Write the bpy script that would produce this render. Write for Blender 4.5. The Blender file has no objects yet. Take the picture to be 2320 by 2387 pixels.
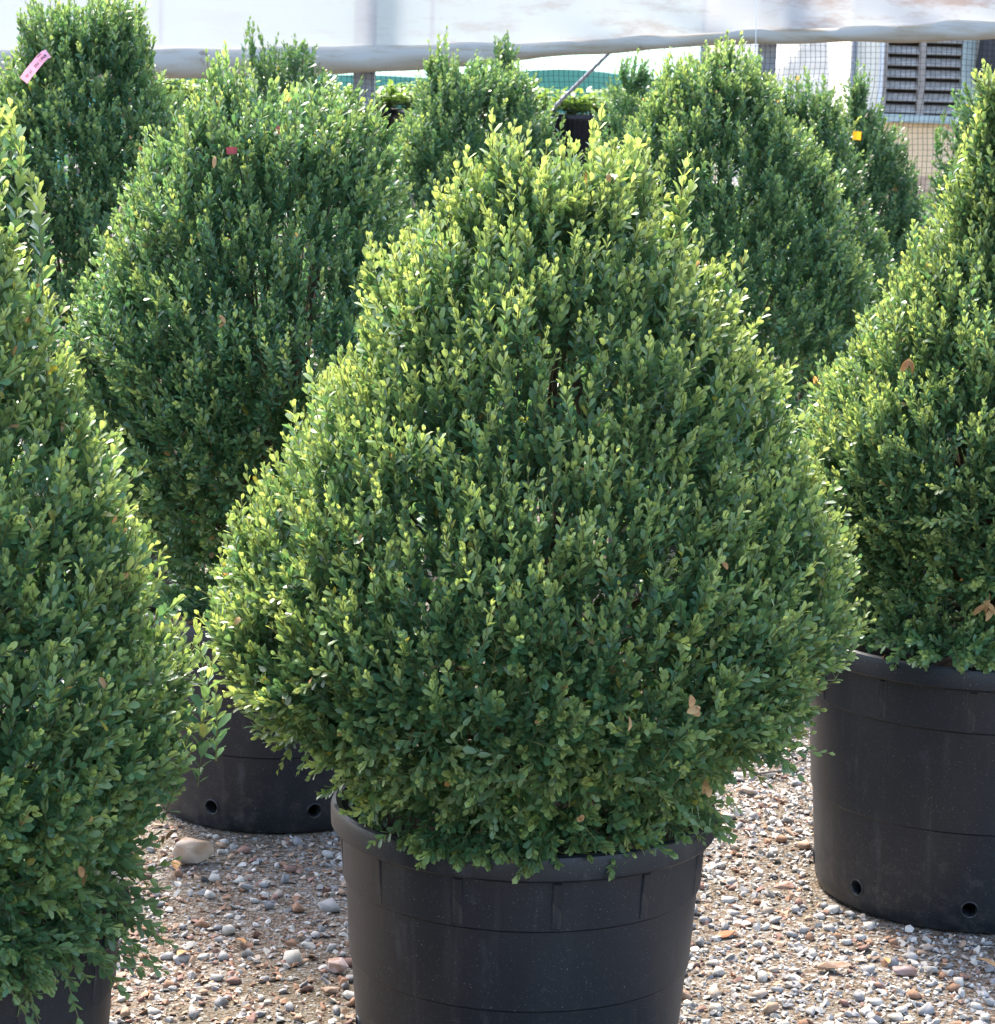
import bpy, bmesh, math, random
import numpy as np
from mathutils import Vector, Matrix, noise as mnoise

# ------------------------------------------------------------------ camera
random.seed(7)
rng = np.random.default_rng(7)
scene = bpy.context.scene
col = scene.collection
W, HH = 2320.0, 2387.0            # photograph size, used only to turn pixels into rays
K = 2320.0 / 1904.0               # tables below were measured on a 1904 px wide view
FPX = 6000.0
CAM_H = 1.6
PITCH = math.atan((HH / 2 - 133.0) / FPX)
ROLL = 0.030
F = Vector((0, math.cos(PITCH), -math.sin(PITCH)))
R0 = Vector((1, 0, 0))
U0 = R0.cross(F)
Rv = R0 * math.cos(ROLL) + U0 * math.sin(ROLL)
Uv = U0 * math.cos(ROLL) - R0 * math.sin(ROLL)
CAM = Vector((0, 0, CAM_H))

cam_d = bpy.data.cameras.new('camera')
cam = bpy.data.objects.new('camera', cam_d)
col.objects.link(cam)
cam.matrix_world = Matrix(((Rv.x, Uv.x, -F.x, CAM.x), (Rv.y, Uv.y, -F.y, CAM.y),
                           (Rv.z, Uv.z, -F.z, CAM.z), (0, 0, 0, 1)))
cam_d.sensor_fit = 'HORIZONTAL'
cam_d.sensor_width = 36.0
cam_d.lens = 36.0 * FPX / W
cam_d.clip_start = 0.05
cam_d.clip_end = 2000
cam_d.dof.use_dof = True
cam_d.dof.focus_distance = 4.1
cam_d.dof.aperture_fstop = 26
scene.camera = cam
scene.cycles.max_bounces = 6
scene.cycles.diffuse_bounces = 3
scene.cycles.glossy_bounces = 2
scene.cycles.transmission_bounces = 3
scene.cycles.transparent_max_bounces = 6
scene.render.resolution_x, scene.render.resolution_y = 995, 1024

# ------------------------------------------------------------------ light
SUN_ELEV, SUN_AZ = 52.0, -26.0     # azimuth from +Y (view direction), negative = to the left
world = bpy.data.worlds.new('World')
scene.world = world
world.use_nodes = True
wn = world.node_tree
sky = wn.nodes.new('ShaderNodeTexSky')
sky.sky_type = 'NISHITA'
sky.sun_disc = False
sky.sun_elevation = math.radians(SUN_ELEV)
sky.sun_rotation = math.radians(SUN_AZ)
sky.dust_density = 3.0
sky.air_density = 0.9
sky.ozone_density = 0.9
wn.links.new(sky.outputs[0], wn.nodes['Background'].inputs[0])
wn.nodes['Background'].inputs[1].default_value = 0.15
sl = bpy.data.lights.new('sun', 'SUN')
sl.energy = 2.0
sl.angle = math.radians(10.0)
sl.color = (1.0, 0.94, 0.84)
sun = bpy.data.objects.new('sun', sl)
col.objects.link(sun)
_e, _a = math.radians(SUN_ELEV), math.radians(SUN_AZ)
sun_dir = Vector((math.sin(_a) * math.cos(_e), math.cos(_a) * math.cos(_e), math.sin(_e)))
sun.rotation_euler = sun_dir.to_track_quat('Z', 'Y').to_euler()
vs = scene.view_settings
vs.view_transform = 'Standard'
vs.look = 'None'
vs.exposure = 2.45
vs.gamma = 1.0


# ------------------------------------------------------------------ helpers
def ray(px, py):
    """px, py in photograph pixels"""
    return F + Rv * ((px - W / 2) / FPX) + Uv * ((HH / 2 - py) / FPX)


def at_y(px, py, Y):
    d = ray(px, py)
    return CAM + d * (Y / d.y)


def at_z(px, py, z=0.0):
    d = ray(px, py)
    return CAM + d * ((z - CAM_H) / d.z)


def tag(o, label=None, cat=None, group=None, kind=None):
    if label: o['label'] = label
    if cat: o['category'] = cat
    if group: o['group'] = group
    if kind: o['kind'] = kind
    return o


def empty(name, loc):
    o = bpy.data.objects.new(name, None)
    o.empty_display_size = 0.1
    o.location = loc
    col.objects.link(o)
    return o


def link(name, me, mat=None, parent=None, loc=None):
    o = bpy.data.objects.new(name, me)
    if mat is not None and not me.materials:
        me.materials.append(mat)
    if parent is not None:
        o.parent = parent
    if loc is not None:
        o.location = loc
    col.objects.link(o)
    return o


def np_mesh(name, V, T, C=None, smooth=True, nside=3):
    me = bpy.data.meshes.new(name)
    V = np.ascontiguousarray(V, dtype=np.float32)
    T = np.ascontiguousarray(T, dtype=np.int32)
    nf = T.shape[0]
    me.vertices.add(len(V))
    me.vertices.foreach_set('co', V.ravel())
    me.loops.add(nf * nside)
    me.loops.foreach_set('vertex_index', T.ravel())
    me.polygons.add(nf)
    me.polygons.foreach_set('loop_start', np.arange(0, nf * nside, nside, dtype=np.int32))
    me.polygons.foreach_set('use_smooth', np.full(nf, smooth, dtype=bool))
    if C is not None:
        at = me.attributes.new('Col', 'FLOAT_COLOR', 'POINT')
        at.data.foreach_set('color', np.ascontiguousarray(C, dtype=np.float32).ravel())
    me.update()
    me.validate()
    return me


def bm_mesh(name, bm, smooth=False):
    me = bpy.data.meshes.new(name)
    bm.to_mesh(me)
    bm.free()
    if smooth:
        me.polygons.foreach_set('use_smooth', np.ones(len(me.polygons), dtype=bool))
    return me


def box_bm(bm, c, s, rot=None):
    m = Matrix.Translation(c)
    if rot is not None:
        m = m @ rot.to_4x4()
    m = m @ Matrix.Diagonal((s[0], s[1], s[2], 1))
    return bmesh.ops.create_cube(bm, size=1.0, matrix=m)


def bar_bm(bm, a, b, w, t=None, segs=None):
    """bar from a to b; square section, or round when segs"""
    a, b = Vector(a), Vector(b)
    d = b - a
    q = d.to_track_quat('Z', 'Y').to_matrix().to_4x4()
    m = Matrix.Translation((a + b) / 2) @ q
    if segs:
        bmesh.ops.create_cone(bm, cap_ends=True, segments=segs, radius1=w, radius2=w if t is None else t,
                              depth=d.length, matrix=m)
    else:
        bmesh.ops.create_cube(bm, size=1.0, matrix=m @ Matrix.Diagonal((w, t or w, d.length, 1)))


def tube_np(pts, radii, seg=6):
    """tapered tube through points -> V, quads->tris"""
    pts = np.asarray(pts, float)
    n = len(pts)
    tan = np.gradient(pts, axis=0)
    tan /= np.linalg.norm(tan, axis=1)[:, None] + 1e-9
    ref = np.array([0.3, 0.9, 0.2])
    u = np.cross(tan, ref); u /= np.linalg.norm(u, axis=1)[:, None] + 1e-9
    v = np.cross(tan, u)
    a = np.linspace(0, 2 * np.pi, seg, endpoint=False)
    V = pts[:, None, :] + (u[:, None, :] * np.cos(a)[None, :, None] + v[:, None, :] * np.sin(a)[None, :, None]) \
        * np.asarray(radii)[:, None, None]
    V = V.reshape(-1, 3)
    T = []
    for i in range(n - 1):
        for j in range(seg):
            k = (j + 1) % seg
            p, q, r, s = i * seg + j, i * seg + k, (i + 1) * seg + k, (i + 1) * seg + j
            T += [(p, q, r), (p, r, s)]
    return V, np.array(T)


# ------------------------------------------------------------------ materials
def new_mat(name):
    m = bpy.data.materials.new(name)
    m.use_nodes = True
    nt = m.node_tree
    return m, nt, nt.nodes['Principled BSDF'], nt.nodes['Material Output']


def N(nt, typ, **kw):
    n = nt.nodes.new(typ)
    for k, v in kw.items():
        setattr(n, k, v)
    return n


def ramp(nt, src, stops):
    r = N(nt, 'ShaderNodeValToRGB')
    els = r.color_ramp.elements
    while len(els) < len(stops):
        els.new(0.5)
    for e, (p, c) in zip(els, stops):
        e.position = p
        e.color = (c[0], c[1], c[2], 1)
    nt.links.new(src, r.inputs[0])
    return r.outputs[0]


def noise(nt, scale, detail=4, rough=0.55, vec=None, coord='Object'):
    n = N(nt, 'ShaderNodeTexNoise')
    n.inputs['Scale'].default_value = scale
    n.inputs['Detail'].default_value = detail
    n.inputs['Roughness'].default_value = rough
    if vec is None:
        tc = N(nt, 'ShaderNodeTexCoord')
        vec = tc.outputs[coord]
    nt.links.new(vec, n.inputs['Vector'])
    return n.outputs['Fac']


def bump(nt, bsdf, h, strength=0.3, dist=0.01):
    b = N(nt, 'ShaderNodeBump')
    b.inputs['Strength'].default_value = strength
    b.inputs['Distance'].default_value = dist
    nt.links.new(h, b.inputs['Height'])
    nt.links.new(b.outputs[0], bsdf.inputs['Normal'])


def mixc(nt, fac, a, b, blend='MIX'):
    m = N(nt, 'ShaderNodeMix', data_type='RGBA', blend_type=blend)
    for sock, v in ((m.inputs[0], fac), (m.inputs[6], a), (m.inputs[7], b)):
        if hasattr(v, 'is_output'):
            nt.links.new(v, sock)
        elif isinstance(v, (int, float)):
            sock.default_value = v
        else:
            sock.default_value = (v[0], v[1], v[2], 1)
    return m.outputs[2]


def leaf_material(name, trans=0.33, rough=0.36, spec=0.5):
    m, nt, b, out = new_mat(name)
    at = N(nt, 'ShaderNodeAttribute', attribute_name='Col')
    geo = N(nt, 'ShaderNodeNewGeometry')
    # the underside of a box leaf is paler and yellower than its face
    under = mixc(nt, 0.5, at.outputs['Color'], (0.19, 0.27, 0.12))
    c = mixc(nt, geo.outputs['Backfacing'], at.outputs['Color'], under)
    nt.links.new(c, b.inputs['Base Color'])
    b.inputs['Roughness'].default_value = rough
    b.inputs['Specular IOR Level'].default_value = spec
    tr = N(nt, 'ShaderNodeBsdfTranslucent')
    tc = mixc(nt, 1.0, at.outputs['Color'], (2.05, 1.95, 1.2), 'MULTIPLY')
    nt.links.new(tc, tr.inputs['Color'])
    mx = N(nt, 'ShaderNodeMixShader')
    mx.inputs[0].default_value = trans
    nt.links.new(b.outputs[0], mx.inputs[1])
    nt.links.new(tr.outputs[0], mx.inputs[2])
    nt.links.new(mx.outputs[0], out.inputs['Surface'])
    return m


M = {}
M['leaf'] = leaf_material('boxwood_leaf')
M['broad_leaf'] = leaf_material('broad_leaf', 0.35, 0.4)


def simple(name, color, rough=0.7, spec=0.3, nscale=None, var=0.25, bmp=None, metal=0.0):
    m, nt, b, out = new_mat(name)
    b.inputs['Roughness'].default_value = rough
    b.inputs['Specular IOR Level'].default_value = spec
    b.inputs['Metallic'].default_value = metal
    if nscale:
        n = noise(nt, nscale, 6)
        lo = [c * (1 - var) for c in color]
        hi = [min(1, c * (1 + var)) for c in color]
        nt.links.new(ramp(nt, n, [(0.3, lo), (0.7, hi)]), b.inputs['Base Color'])
        if bmp:
            bump(nt, b, n, bmp, 0.01)
    else:
        b.inputs['Base Color'].default_value = (*color, 1)
    return m


def pot_material():
    m, nt, b, out = new_mat('black_pot_plastic')
    tc = N(nt, 'ShaderNodeTexCoord')
    o = tc.outputs['Object']
    fine = noise(nt, 420, 2, 0.6, o)
    speck = ramp(nt, fine, [(0.66, (0, 0, 0)), (0.74, (1, 1, 1))])
    mp = N(nt, 'ShaderNodeMapping')
    mp.inputs['Scale'].default_value = (1, 1, 0.35)
    nt.links.new(o, mp.inputs[0])
    cloud = noise(nt, 5, 6, 0.6, mp.outputs[0])
    dust = ramp(nt, cloud, [(0.38, (0.0, 0.0, 0.0)), (0.75, (0.55, 0.55, 0.55))])
    scuff = noise(nt, 16, 8, 0.7, mp.outputs[0])
    scuffm = ramp(nt, scuff, [(0.58, (0, 0, 0)), (0.72, (0.5, 0.5, 0.5))])
    c = mixc(nt, dust, (0.0065, 0.0090, 0.0125), (0.020, 0.0225, 0.026))
    c = mixc(nt, scuffm, c, (0.06, 0.064, 0.072))
    sp = N(nt, 'ShaderNodeSeparateXYZ'); nt.links.new(o, sp.inputs[0])
    hm = N(nt, 'ShaderNodeMapRange'); hm.inputs[1].default_value = .0; hm.inputs[2].default_value = .26
    hm.inputs[3].default_value = .62; hm.inputs[4].default_value = .0
    nt.links.new(sp.outputs[2], hm.inputs[0])
    spl = noise(nt, 34, 7, .72, o)
    add = N(nt, 'ShaderNodeMath', operation='MULTIPLY_ADD')
    nt.links.new(hm.outputs[0], add.inputs[0]); add.inputs[1].default_value = .3; nt.links.new(spl, add.inputs[2])
    c = mixc(nt, ramp(nt, add.outputs[0], [(.64, (0, 0, 0)), (.82, (.5, .5, .5))]), c, (.06, .054, .046))
    mp2 = N(nt, 'ShaderNodeMapping'); mp2.inputs['Scale'].default_value = (1, 1, .06)
    nt.links.new(o, mp2.inputs[0])
    streak = noise(nt, 30, 4, .6, mp2.outputs[0])
    c = mixc(nt, ramp(nt, streak, [(.56, (0, 0, 0)), (.75, (.4, .4, .4))]), c, (.05, .05, .05))
    c = mixc(nt, speck, c, (0.16, 0.145, 0.13))
    nt.links.new(c, b.inputs['Base Color'])
    rr = ramp(nt, cloud, [(0.3, (0.36, 0.36, 0.36)), (0.8, (0.55, 0.55, 0.55))])
    nt.links.new(rr, b.inputs['Roughness'])
    b.inputs['Specular IOR Level'].default_value = 0.4
    bump(nt, b, fine, 0.08, 0.002)
    return m


M['pot'] = pot_material()
M['soil'] = simple('potting_soil', (0.018, 0.013, 0.009), 0.95, 0.1, 90, 0.6, 0.8)
M['bark'] = simple('bark', (0.12, 0.095, 0.065), 0.9, 0.1, 60, 0.4, 0.5)
M['dry_leaf'] = None


def dry_material():
    m, nt, b, out = new_mat('dry_leaf')
    oi = N(nt, 'ShaderNodeObjectInfo')
    n = noise(nt, 60, 3)
    base = ramp(nt, oi.outputs['Random'], [(0.0, (0.38, 0.17, 0.06)), (0.4, (0.48, 0.26, 0.09)),
                                           (0.75, (0.56, 0.38, 0.16)), (1.0, (0.42, 0.22, 0.11))])
    c = mixc(nt, 0.35, base, ramp(nt, n, [(0.3, (0.25, 0.12, 0.05)), (0.7, (0.75, 0.48, 0.2))]))
    nt.links.new(c, b.inputs['Base Color'])
    b.inputs['Roughness'].default_value = 0.7
    tr = N(nt, 'ShaderNodeBsdfTranslucent')
    nt.links.new(c, tr.inputs['Color'])
    mx = N(nt, 'ShaderNodeMixShader')
    mx.inputs[0].default_value = 0.3
    nt.links.new(b.outputs[0], mx.inputs[1])
    nt.links.new(tr.outputs[0], mx.inputs[2])
    nt.links.new(mx.outputs[0], out.inputs['Surface'])
    return m


M['dry_leaf'] = dry_material()


def ground_material():
    m, nt, b, out = new_mat('gravel_ground')
    tc = N(nt, 'ShaderNodeTexCoord')
    o = tc.outputs['Object']
    v = N(nt, 'ShaderNodeTexVoronoi')
    v.inputs['Scale'].default_value = 150
    nt.links.new(o, v.inputs['Vector'])
    sep = N(nt, 'ShaderNodeSeparateColor')
    nt.links.new(v.outputs['Color'], sep.inputs[0])
    grain = ramp(nt, sep.outputs[0], [(0.0, (0.045, 0.033, 0.023)), (0.3, (0.13, 0.088, 0.058)),
                                      (0.55, (0.17, 0.13, 0.09)), (0.8, (0.17, 0.155, 0.135)), (1.0, (0.30, 0.28, 0.25))])
    big = noise(nt, 1.7, 5, 0.6, o)
    c = mixc(nt, ramp(nt, big, [(0.45, (0, 0, 0)), (0.68, (0.75, 0.75, 0.75))]), grain, (0.068, 0.056, 0.032))
    nt.links.new(c, b.inputs['Base Color'])
    b.inputs['Roughness'].default_value = 0.9
    b.inputs['Specular IOR Level'].default_value = 0.2
    bump(nt, b, v.outputs['Distance'], 1.0, 0.006)
    return m


M['ground'] = ground_material()


def pebble_material():
    """colour from the Col attribute on joined gravel; own random on single stones"""
    m, nt, b, out = new_mat('pebble')
    at = N(nt, 'ShaderNodeAttribute', attribute_name='Col')
    n = noise(nt, 130, 5, 0.65)
    c = mixc(nt, 0.55, at.outputs['Color'], ramp(nt, n, [(0.3, (0.5, 0.48, 0.46)), (0.7, (1.25, 1.25, 1.25))]), 'MULTIPLY')
    nt.links.new(c, b.inputs['Base Color'])
    b.inputs['Roughness'].default_value = 0.8
    b.inputs['Specular IOR Level'].default_value = 0.25
    bump(nt, b, n, 0.35, 0.003)
    return m


M['pebble'] = pebble_material()

# ------------------------------------------------------------------ ground
bm = bmesh.new()
bmesh.ops.create_grid(bm, x_segments=24, y_segments=24, size=300)
ground = link('gravel_ground', bm_mesh('gravel_ground', bm), M['ground'])
tag(ground, 'brown sandy ground strewn with grey and rust coloured gravel', 'ground', kind='structure')

STONES = [((0.42, 0.41, 0.405), .16), ((0.54, 0.53, 0.51), .17), ((0.31, 0.315, 0.33), .11), ((0.60, 0.57, 0.52), .12),
          ((0.34, 0.20, 0.13), .15), ((0.40, 0.28, 0.20), .13), ((0.28, 0.17, 0.14), .08), ((0.46, 0.38, 0.32), .10)]
SC = np.array([s[0] for s in STONES]) * np.array([.82, .79, .74])
SP = np.array([s[1] for s in STONES]); SP = SP / SP.sum()


def stone_shape(npts, seed, flat=0.6, rnd=0.75):
    """angular stone: convex hull of random points, unit size"""
    r = np.random.default_rng(seed)
    p = r.normal(size=(npts, 3))
    p /= np.linalg.norm(p, axis=1)[:, None]
    p *= (rnd + (1 - rnd) * r.random((npts, 1)))
    p *= np.array([1.0, r.uniform(.6, .95), flat * r.uniform(.75, 1.2)])
    bm = bmesh.new()
    for q in p:
        bm.verts.new(q)
    res = bmesh.ops.convex_hull(bm, input=bm.verts)
    for v in [v for v in bm.verts if not v.link_faces]:
        bm.verts.remove(v)
    return bm


small_shapes = []
for i in range(14):
    bm = stone_shape(10, 100 + i)
    bmesh.ops.triangulate(bm, faces=bm.faces)
    bm.verts.index_update()
    V = np.array([v.co[:] for v in bm.verts]); T = np.array([[v.index for v in f.verts] for f in bm.faces])
    bm.free()
    small_shapes.append((V, T))

# pots stand here; stones keep out of them (filled in below)
POT_FOOT = []


def ground_spot(px, py):
    p = at_z(px, py, 0)
    return p.x, p.y


# ------------------------------------------------------------------ boxwood foliage
# leaf templates: rows along the leaf (t, half width); unit length, face normal +z, x across, y along
def leaf_template(rows, cup=0.10, curl=0.10):
    V = [(0, 0, 0)]
    T = []
    prev = None
    for (t, h) in rows:
        z = -curl * t * t
        i = len(V)
        V += [(-h, t, z + cup * h * 2), (0, t, z), (h, t, z + cup * h * 2)]
        if prev is None:
            T += [(0, i + 1, i), (0, i + 2, i + 1)]
        else:
            p = prev
            T += [(p, p + 1, i + 1), (p, i + 1, i), (p + 1, p + 2, i + 2), (p + 1, i + 2, i + 1)]
        prev = i
    V.append((0, 1.0, -curl))
    k = len(V) - 1
    T += [(prev, prev + 1, k), (prev + 1, prev + 2, k)]
    return np.array(V, float), np.array(T)


LEAF = {
    'hi': leaf_template([(.14, .09), (.42, .235), (.70, .27), (.91, .17)]),
    'mid': leaf_template([(.30, .19), (.68, .28), (.91, .17)]),
    'lo': leaf_template([(.33, .21), (.78, .27)]),
    'tiny': (np.array([(0, 0, 0), (-.25, .5, .03), (-.17, .9, -.03), (0, 1, -.09), (.17, .9, -.03), (.25, .5, .03)], float),
             np.array([(0, 5, 1), (1, 5, 4), (1, 4, 2), (2, 4, 3)])),
}


def norm(a):
    return a / (np.linalg.norm(a, axis=-1, keepdims=True) + 1e-12)


class Foliage:
    """collects leaves and stems as arrays"""

    def __init__(self, lod):
        self.lod = lod
        self.V, self.T, self.C, self.n = [], [], [], 0

    def add(self, V, T, C):
        self.V.append(V); self.T.append(T + self.n); self.C.append(C); self.n += len(V)

    def leaves(self, P, D, Nn, size, width, C, lod=None):
        """P base, D along, Nn face normal (n,3); size (n,), C (n,3)"""
        tv, tt = LEAF[lod or self.lod]
        n = len(P)
        X = norm(np.cross(D, Nn))
        Nn = np.cross(X, D)
        V = P[:, None, :] + (X[:, None, :] * (tv[None, :, 0:1] * width[:, None, None]) + D[:, None, :] * tv[None, :, 1:2]
                             + Nn[:, None, :] * tv[None, :, 2:3]) * size[:, None, None]
        T = tt[None] + (np.arange(n) * len(tv))[:, None, None]
        Cc = np.ones((n, len(tv), 4))
        Cc[:, :, :3] = C[:, None, :]
        self.add(V.reshape(-1, 3), T.reshape(-1, 3), Cc.reshape(-1, 4))

    def stems(self, A, B, Cp, ra, rb, C):
        """three sided stems A -> Cp(mid) -> B"""
        n = len(A)
        D = norm(B - A)
        ref = np.tile(np.array([[0.31, 0.87, 0.17]]), (n, 1))
        u = norm(np.cross(D, ref)); v = np.cross(D, u)
        rings = []
        for P, r in ((A, ra), (Cp, (ra + rb) / 2), (B, rb)):
            for k in range(3):
                a = 2 * math.pi * k / 3
                rings.append(P + (u * math.cos(a) + v * math.sin(a)) * r)
        V = np.stack(rings, 1)
        T = []
        for i in range(2):
            for j in range(3):
                k = (j + 1) % 3
                p, q, s, t = i * 3 + j, i * 3 + k, (i + 1) * 3 + k, (i + 1) * 3 + j
                T += [(p, q, s), (p, s, t)]
        T = np.array(T)[None] + (np.arange(n) * 9)[:, None, None]
        Cc = np.ones((n, 9, 4)); Cc[:, :, :3] = C[:, None, :]
        self.add(V.reshape(-1, 3), T.reshape(-1, 3), Cc.reshape(-1, 4))

    def mesh(self, name):
        return np_mesh(name, np.concatenate(self.V), np.concatenate(self.T), np.concatenate(self.C))


OLD = np.array([0.050, 0.128, 0.066])
MID = np.array([0.090, 0.190, 0.080])
YOUNG = np.array([0.315, 0.385, 0.125])


def grow_shoots(fol, P, D, L, pairs, leaf, young, r, tint=1.0, lod=None):
    """P base, D direction, L length of each shoot; opposite crossed pairs of leaves along it"""
    n = len(P)
    up = np.array([0, 0, 1.0])
    side = norm(r.normal(size=(n, 3)))
    bend = (up[None] * 0.22 + side * 0.16)
    u = norm(np.cross(D, norm(side + 0.01)))
    v = np.cross(D, u)
    phi = r.random(n) * 2 * np.pi
    hue = r.normal(0, 1, (n, 1))
    pos = lambda t: P + D * (L * t)[:, None] + bend * (L * t * t)[:, None]
    tip = pos(np.ones(n)); mid = pos(np.full(n, .55))
    sc = np.array([0.19, 0.195, 0.07])[None] * (0.7 + 0.5 * r.random((n, 1)))
    fol.stems(P, tip, mid, 0.0013, 0.0008, sc)
    for k in range(pairs):
        t = np.clip((k + 0.35 + r.uniform(-.15, .15, n)) / pairs, 0, 1)
        tt = (k + 0.5) / pairs
        Pk = pos(t)
        Dk = norm(D + bend * (2 * t)[:, None])
        last = (k == pairs - 1)
        for sgn in (0, 1):
            a = phi + k * math.pi / 2 + sgn * math.pi + r.normal(0, .25, n)
            rad = u * np.cos(a)[:, None] + v * np.sin(a)[:, None]
            al = np.radians(np.clip(54 - 38 * tt + r.normal(0, 10, n) - (12 if last else 0), 6, 95))
            d = norm(Dk * np.cos(al)[:, None] + rad * np.sin(al)[:, None])
            nn = norm(Dk * np.sin(al)[:, None] - rad * np.cos(al)[:, None] + r.normal(0, .18, (n, 3)))
            shape = 0.72 + 0.36 * math.sin(math.pi * min(1, tt * 0.9 + 0.1)) - (0.18 if last else 0)
            size = leaf * shape * r.uniform(.78, 1.18, n)
            yy = np.clip(young * (tt - 0.40) * 2.1 + r.normal(0, .12, n), 0, 1)[:, None]
            m = np.clip(0.35 + 0.5 * r.random((n, 1)), 0, 1)
            c = (OLD * (1 - m) + MID * m) * (1 - yy) + YOUNG * yy
            c = c * (1 + 0.10 * hue) * (1 + r.normal(0, .10, (n, 1)))
            odd = r.random(n)
            c = np.where((odd < 0.003)[:, None], np.array([[0.30, 0.27, 0.05]]), c)
            c = np.where((odd > 0.9985)[:, None], np.array([[0.42, 0.24, 0.11]]), c)
            fol.leaves(Pk, d, nn, size, r.uniform(.76, 1.02, n), np.clip(c, 0.01, .9) * tint, lod)


def make_sprig_mesh(name, seed, leaf=0.02, pairs=7, L=0.07, young=0.8, lod='hi', tint=1.0):
    r = np.random.default_rng(seed)
    f = Foliage(lod)
    grow_shoots(f, np.zeros((1, 3)), np.array([[0, 0, 1.0]]), np.array([L]), pairs, leaf, np.array([young]), r, tint)
    me = f.mesh(name)
    me.materials.append(M['leaf'])
    return me


SPRIG_CACHE = {}


def sprig_meshes(leaf, lod):
    key = (round(leaf, 4), lod)
    if key not in SPRIG_CACHE:
        SPRIG_CACHE[key] = [make_sprig_mesh('sprig', 500 + i + int(leaf * 1e5), leaf, 8 + i % 3, 0.075 + .010 * (i % 4),
                                            (0.45, .75, 1.0)[i % 3], lod) for i in range(12)]
    return SPRIG_CACHE[key]


# ---------------------------------------------------------------- pots
def ring_mesh(profile, seg=72, noise_amp=0.0, seed=0, closed=False):
    """lathe of (r, z) closed profile"""
    r = np.random.default_rng(seed)
    ph = r.random(4) * 6.28
    a = np.linspace(0, 2 * np.pi, seg, endpoint=False)
    wob = 1 + noise_amp * (np.sin(2 * a + ph[0]) + .5 * np.sin(3 * a + ph[1]) + .3 * np.sin(5 * a + ph[2]))
    V = []
    for (rr, z) in profile:
        V.append(np.stack([rr * wob * np.cos(a), rr * wob * np.sin(a), np.full(seg, z)], 1))
    V = np.concatenate(V)
    Fc = []
    n = len(profile)
    for i in range(n if closed else n - 1):
        i2 = (i + 1) % n
        for j in range(seg):
            k = (j + 1) % seg
            Fc.append((i * seg + j, i * seg + k, i2 * seg + k, i2 * seg + j))
    return V, np.array(Fc)


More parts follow.
